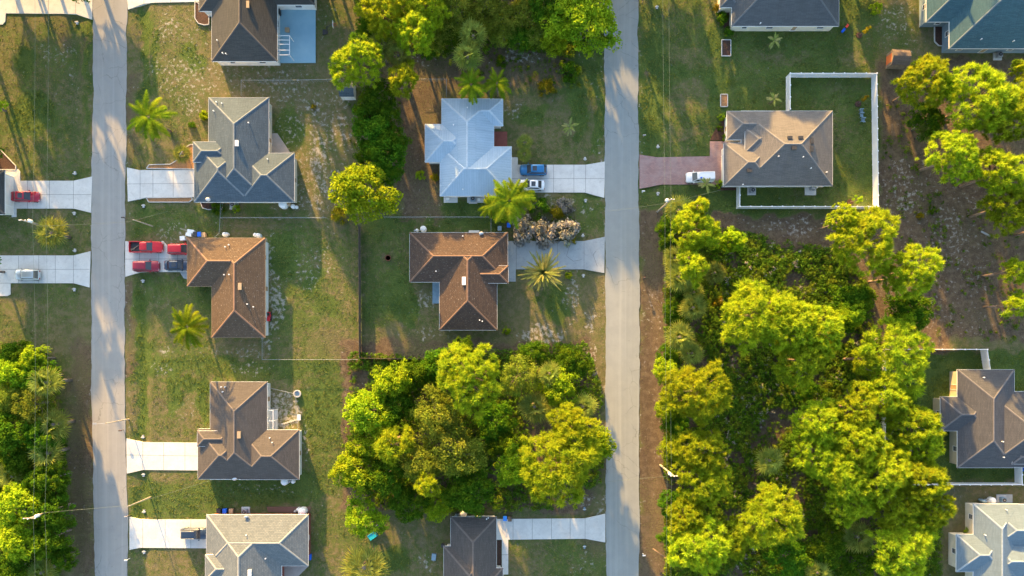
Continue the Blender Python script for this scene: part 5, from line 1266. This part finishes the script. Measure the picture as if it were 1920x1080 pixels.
# utility poles and lines
def upole(bx, by, h, label, cross=0, transformer=True, side=1):
    b0 = W(bx, by); o = empty('utility_pole', b0, label, 'utility pole', 'utility poles along the streets')
    MB().path([(0,0,-.5),(0,0,h)], [.17,.11], 10).build('pole', M['pole'], o)
    if cross: c = MB(); c.box(-cross,-.06,h-.45,cross,.06,h-.33); c.build('crossarm', M['pole'], o)
    pts = [(-cross,0,h-.33),(cross,0,h-.33)] if cross else []
    pts.append((0,0,h))
    for q in pts: MB().lathe([(.06,0),(.09,.08),(.05,.14),(.08,.2),(.03,.26)], q, 10).build('insulator', M['white'], o)
    if transformer:
        t_ = MB(); t_.lathe([(.22,0),(.26,.05),(.26,.8),(.2,.9),(.08,.95)], (.38*side,.12,h-2.0), 16); tr = t_.build('transformer', M['vinyl'], o, smooth=True)
        MB().lathe([(.05,0),(.07,.1),(.03,.25)], (.38*side,.12,h-1.05), 8).build('bushing', M['grey'], tr)
    return b0
HP = 10.5
upole(131, 945, HP, 'utility pole with transformer in the lower left wood', .9); upole(104, 429, 8.5, 'utility pole with transformer beside the yellow fan palm', .5)
upole(1233, 397, HP, 'utility pole with transformer at the top of the right wood', .5, side=-1); upole(1238, 872, HP, 'utility pole with transformer on the brown verge of the lower right wood', .5, side=-1)
def wire(name, label, pts, r=.014, sag=.6, mat='wire'):
    mb = MB()
    for i in range(len(pts)-1):
        a = Vector(pts[i]); c = Vector(pts[i+1]); L = (c-a).length; n = max(4, int(L/4)); P = []
        for k in range(n+1):
            t_ = k/n; q = a.lerp(c, t_); q.z -= sag*4*t_*(1-t_)*min(1, L/40); P.append(q)
        mb.path(P, [r]*(n+1), 5)
    o = mb.build(name, M[mat]); tag(o, label, 'wire')
zt = HP
wire('power_line', 'left of the two long wires along the left-hand street', [W(61,-300,zt), W(61,422,zt-1), W(62,967,zt), W(63,1400,zt)])
wire('power_line', 'right of the two long wires along the left-hand street', [W(86,-300,zt), W(86,425,zt-1), W(84,960,zt-.3), W(85,1400,zt)])
wire('power_line', 'left of the two long wires along the right-hand street', [W(1242,-300,zt), W(1247,385,zt), W(1251,893,zt), W(1250,1400,zt)])
wire('power_line', 'right of the two long wires along the right-hand street', [W(1254,-300,zt), W(1258,373,zt), W(1259,893,zt-.4), W(1260,1400,zt)])
wire('service_line', 'overhead cable crossing the left-hand road below the fan palm', [W(8,404,3.2), W(75,424,8), W(240,416,6.4), W(315,396,3.4)], .016, .5)
wire('service_line', 'overhead cable crossing the left-hand road near the bottom', [W(78,962,9.5), W(240,948,7.2), W(405,898,3.0)], .017, .5)
wire('service_line', 'overhead cable crossing the right-hand road to the white fenced house', [W(1140,396,7), W(1250,381,9), W(1352,356,3.2)], .016, .5)
wire('service_line', 'overhead cable crossing the right-hand road near the huge pine', [W(1140,903,7), W(1250,893,9.5)], .017, .4)
def lamp_post(bx, by, h, label, arm, head=True):
    o = empty('street_lamp' if head else 'service_pole', W(bx,by), label, 'street lamp' if head else 'pole')
    MB().path([(0,0,-.4),(0,0,h)], [.13,.08], 8).build('pole', M['pole'], o)
    if arm:
        MB().path([(0,0,h-.2),(arm[0]*.6,arm[1]*.6,h+.1),(arm[0],arm[1],h+.1)], [.04,.035,.03], 6).build('arm', M['grey'], o)
        l = MB(); l.box(arm[0]-.45,arm[1]-.14,h+.0,arm[0]+.15,arm[1]+.14,h+.16); l.build('lamp_head', M['grey'], o)
lamp_post(286, 424, 6.3, 'pole with black fittings beside the left-hand road above the red pickup', None, False)
lamp_post(282, 932, 7.3, 'leaning looking service pole above the bottom left driveway', None, False)
lamp_post(241, 786, 7.0, 'street lamp reaching over the left-hand road', (-1.6,0))
# ------------------------------------------------------------ assorted garden things
def chair(px, py, rz, label):
    o = empty('garden_chair', W(px,py), label, 'garden chair', 'garden chairs inside the white fence', rz)
    s = MB(); 
    for k in range(5): s.box(-.28+k*.115,-.27,.36+.015*k,-.18+k*.115,.27,.39+.015*k)
    s.build('seat', M['slate'], o); b_ = MB()
    for k in range(5): b_.box(-.02,-.27+k*.11,0,.02,-.18+k*.11,.75+.08*(2-abs(k-2)),0,Matrix.Translation((-.28,0,.35)) @ Matrix.Rotation(R(-22),4,'Y'))
    b_.build('backrest', M['slate'], o)
    for q in (-1,1):
        MB().box(-.35,q*.36-.08,.58,.4,q*.36+.08,.61).build('armrest', M['slate'], o)
        for x in (.3,-.3): MB().box(x-.04,q*.32-.03,0,x+.04,q*.32+.03,.58).build('leg', M['slate'], o)
chair(1613,210,R(5),'upper slate blue garden chair inside the white fence'); chair(1616,226,R(-8),'lower slate blue garden chair inside the white fence')
o = empty('side_table', W(1613.5,218), 'small slate blue table between the two garden chairs', 'table'); MB().box(-.25,-.25,.42,.25,.25,.46).build('tabletop', M['slate'], o)
for x in (-1,1):
    for y in (-1,1): MB().box(x*.2-.03,y*.2-.03,0,x*.2+.03,y*.2+.03,.42).build('leg', M['slate'], o)
o = empty('basketball_hoop', W(613,61), 'portable basketball hoop standing on the grass right of the blue patio', 'basketball hoop')
b_ = MB(); b_.prism([(-.7,-.5),(.2,-.25),(.2,.25),(-.7,.5)],0,.25); b_.build('base', M['dark'], o); MB().path([(0,0,.2),(.6,0,2.2),(1.9,0,3.2)],[.07,.06,.05],8).build('pole', M['dark'], o)
b_ = MB(); b_.box(1.88,-.55,2.7,1.93,.55,3.5); bb = b_.build('backboard', M['white'], o); b_ = MB(); b_.box(1.931,-.22,2.9,1.94,.22,2.94); b_.box(1.931,-.22,3.2,1.94,.22,3.24); b_.build('target_square', M['redp'], bb)
n = 18; rim = [(2.18+.23*math.cos(i*6.283/n), .23*math.sin(i*6.283/n), 3.0) for i in range(n+1)]; MB().path(rim,[.02]*(n+1),5).build('rim', M['redp'], o)
o = empty('toy_slide', W(1580,58), 'small red and blue toy slide right of the top grey roofed house', 'toy slide', rz=R(50))
MB().box(-.35,-.2,.0,.35,.2,.45).build('ladder', M['blue'], o); b_ = MB(); b_.add([(.3,-.2,.9),(.3,.2,.9),(1.5,.2,.1),(1.5,-.2,.1),(.3,-.2,.84),(.3,.2,.84),(1.5,.2,.04),(1.5,-.2,.04)],[(0,3,2,1),(4,5,6,7),(0,1,5,4),(2,3,7,6),(1,2,6,5),(3,0,4,7)]); b_.build('slide', M['redp'], o)
o = empty('fire_pit', W(558,738), 'round grey ring pit at the corner of the sandy patio', 'fire pit')
b_ = MB(); b_.lathe([(.66,0),(.68,.35),(.5,.36),(.48,.05)],n=22); b_.build('ring', M['kerb'], o); b_ = MB(); b_.lathe([(.46,.0),(.46,.12)],n=18); b_.build('basin', M['slate'], o)
o = empty('fire_pit', W(728,484), 'rusty round fire pit on the dark brown tiled house lawn', 'fire pit')
b_ = MB(); b_.lathe([(.5,0),(.55,.3),(.45,.3),(.42,.1)],n=18); b_.build('ring', simple('rusty_steel',(.22,.07,.04),(.12,.05,.03),4,.9), o); b_ = MB(); b_.lathe([(.41,0),(.41,.1)],n=16); b_.build('ash', M['mulch'], o)
o = empty('sandbox', W(699,1004), 'bright blue sandbox under the round bright tree', 'sandbox', rz=R(35)); b_ = MB()
for a in ((-.8,-.5,.8,-.42),(-.8,.42,.8,.5),(-.8,-.42,-.72,.42),(.72,-.42,.8,.42)): b_.box(a[0],a[1],0,a[2],a[3],.28)
b_.build('rim', M['cyan'], o); MB().box(-.72,-.42,0,.72,.42,.2).build('tray', M['cyan'], o)
o = empty('round_trampoline', W(712,990), 'small round trampoline half hidden by the round bright tree', 'trampoline'); n=20
MB().path([(.75*math.cos(i*6.283/n),.75*math.sin(i*6.283/n),.4) for i in range(n+1)],[.04]*(n+1),6).build('frame', M['galv'], o); MB().lathe([(.7,.36),(.7,.37)],n=20).build('mat', M['dark'], o)
for i in range(4): a = i*1.57; MB().tube((.7*math.cos(a),.7*math.sin(a),0),(.7*math.cos(a),.7*math.sin(a),.4),.025).build('leg', M['galv'], o)
# red riding mower
o = empty('riding_mower', W(505,593), 'red riding lawn mower against the back wall of the brown tiled house', 'lawn mower', rz=R(-90))
b_ = MB(); rings = []
for x, hw, z in ((.9,.22,.6),(.8,.28,.72),(.2,.3,.75),(.15,.3,.6)): rings.append([(x,-hw,.3),(x,-hw,z-.08),(x,-hw*.7,z),(x,hw*.7,z),(x,hw,z-.08),(x,hw,.3)])
loft(b_, rings[::-1]); b_.build('hood', M['redp'], o); MB().box(-.75,-.4,.35,.15,.4,.5).build('fender', M['redp'], o); b_ = MB(); b_.box(-.5,-.22,.5,-.1,.22,.6); b_.box(-.58,-.22,.5,-.48,.22,.95); b_.build('seat', M['dark'], o)
MB().path([(.2,0,.7),(.0,0,1.0)],[.03,.03],6).build('steering_column', M['dark'], o); MB().box(-.35,-.52,.12,.45,.52,.28).build('deck', M['dark'], o)
for x, y, r in ((.65,.35,.2),(.65,-.35,.2),(-.5,.42,.27),(-.5,-.42,.27)): MB().tube((x,y-.09,r),(x,y+.09,r),r,n=14).build('wheel', M['rubber'], o)
# satellite / pvc odds: white bench boards, bits
def dish(px, py, z, label):
    o = empty('satellite_dish', W(px,py,z), label, 'satellite dish'); b_ = MB(); b_.lathe([(.02,.0),(.25,.05),(.4,.16)],n=16); d_ = b_.build('dish', M['vinyl'], o, smooth=True); d_.rotation_euler = (R(45),0,R(20)); MB().path([(0,0,-.5),(0,0,0)],[.03,.03],6).build('mast', M['grey'], o)
dish(390,373,3.3,'satellite dish at the lower left edge of the slate blue roof'); dish(902,437,3.0,'satellite dish on the upper edge of the dark brown tiled roof')
dish(440,897,3.0,'satellite dish on the lower edge of the taupe roof'); dish(462,968,3.1,'satellite dish on the upper edge of the blue and tan roof')
# mulch beds
def bed(pts, mat, label, edge=True, h=.05):
    o = empty('mulch_bed', W(*pts[0]), label, 'flower bed'); org = W(*pts[0]); P = [W(*p) for p in pts]
    b_ = MB(); b_.prism([(p.x,p.y) for p in P], -.2, h); b_.build('mulch', M[mat], o, org)
    if edge: e = MB(); Q = P+[P[0]]; [e.box(0,-.06,-.1,(Q[i+1]-Q[i]).length,.06,h+.09,0,Matrix.Translation(Q[i]) @ Matrix.Rotation(math.atan2((Q[i+1]-Q[i]).y,(Q[i+1]-Q[i]).x),4,'Z')) for i in range(len(Q)-1)]; e.build('edging', M['kerb'], o, org)
bed([(275,316),(280,309),(320,308),(333,300),(345,278),(358,271),(368,271),(368,317)],'omulch','orange mulch bed above the pale driveway of the slate blue house')
bed([(275,371),(360,370),(361,374),(355,379),(279,379)],'omulch','long narrow orange mulch bed below the pale driveway of the slate blue house')
bed([(366,2),(366,35),(372,44),(383,47),(392,46),(392,20),(374,8)],'mulch','dark mulch bed at the corner of the dark grey brown roofed house')
bed([(-20,262),(5,285),(30,311),(30,318),(-20,318)],'mulch','dark mulch bed at the left edge above the red saloon')
bed([(1331,263),(1340,245),(1355,222),(1366,213),(1380,230),(1380,263)],'mulch','dark mulch bed in front of the bay of the white fenced house',False)
bed([(1347,5),(1353,45),(1364,62),(1378,58),(1378,5)],'mulch','dark mulch bed along the top grey roofed house',False)
bed([(1380,345),(1345,345),(1348,357),(1380,357)],'mulch','dark mulch strip at the front corner by the white van',False)
bed([(1758,45),(1752,50),(1752,78),(1760,86),(1790,86),(1790,45)],'mulch','dark mulch bed in the corner of the teal grey roofed house')
bed([(1353,75),(1370,75),(1370,105),(1353,105)],'mulch','small rectangular bare bed on the lawn, upper of two'); bed([(1351,177),(1364,177),(1364,200),(1351,200)],'omulch','small rectangular bare bed on the lawn, lower of two')
bed([(376,379),(380,390),(390,393),(417,392),(417,378)],'mulch','dark planted bed below the slate blue roof')
bed([(932,1013),(940,1013),(940,1062),(932,1062)],'mulch','narrow black bed between the bottom house and its path',False)
# pale board lying in the clearing, log
o = empty('wooden_board', W(1850,439,.2), 'pale grey board lying on the brown ground of the right clearing', 'board', rz=R(-28)); MB().box(-1.1,-.16,-.08,1.1,.16,0).build('plank', M['grey'], o); MB().box(-.1,-.5,-.2,.05,.3,-.08,0,Matrix.Rotation(R(20),4,'Z')).build('support', M['wood'], o)
def log_(px, py, L, rz, label, r=.13, z=.15):
    o = empty('fallen_trunk', W(px,py,z), label, 'fallen trunk', rz=rz); b_ = MB(); b_.path([(-L/2,0,0),(0,.1,.05),(L/2,-.05,.3)],[r,r*.85,r*.5],8); b_.path([(L*.1,.08,.05),(L*.25,.6,.3)],[r*.4,.02],5); b_.build('log', M['bark'], o, smooth=True)
log_(1425,480,4.5,R(25),'pale fallen trunk in the scrub below the white fence'); log_(1665,998,3.5,R(-35),'thick lit fallen trunk in the gap of the lower right wood',.3,.8); log_(1245,1045,5,R(-38),'bare leaning trunk at the bottom of the roadside rim',.1,1.0)

fence_line('chain_link_fence', 'low wire fence round the sandy patio behind the taupe roofed house', 'fence', [(504,726),(556,738),(561,806)], .9, 'chain', M['galv'], None, 2.5)
o = empty('stepping_stones', W(543,791), 'row of small pale stepping stones on the sandy patio', 'stepping stones'); b_ = MB()
for k in range(9): p = W(529+k*3.4, 795-k*1.0)-W(543,791); b_.box(p.x-.12,p.y-.14,-.1,p.x+.12,p.y+.14,.05,0,None)
b_.build('slab', M['kerb'], o)
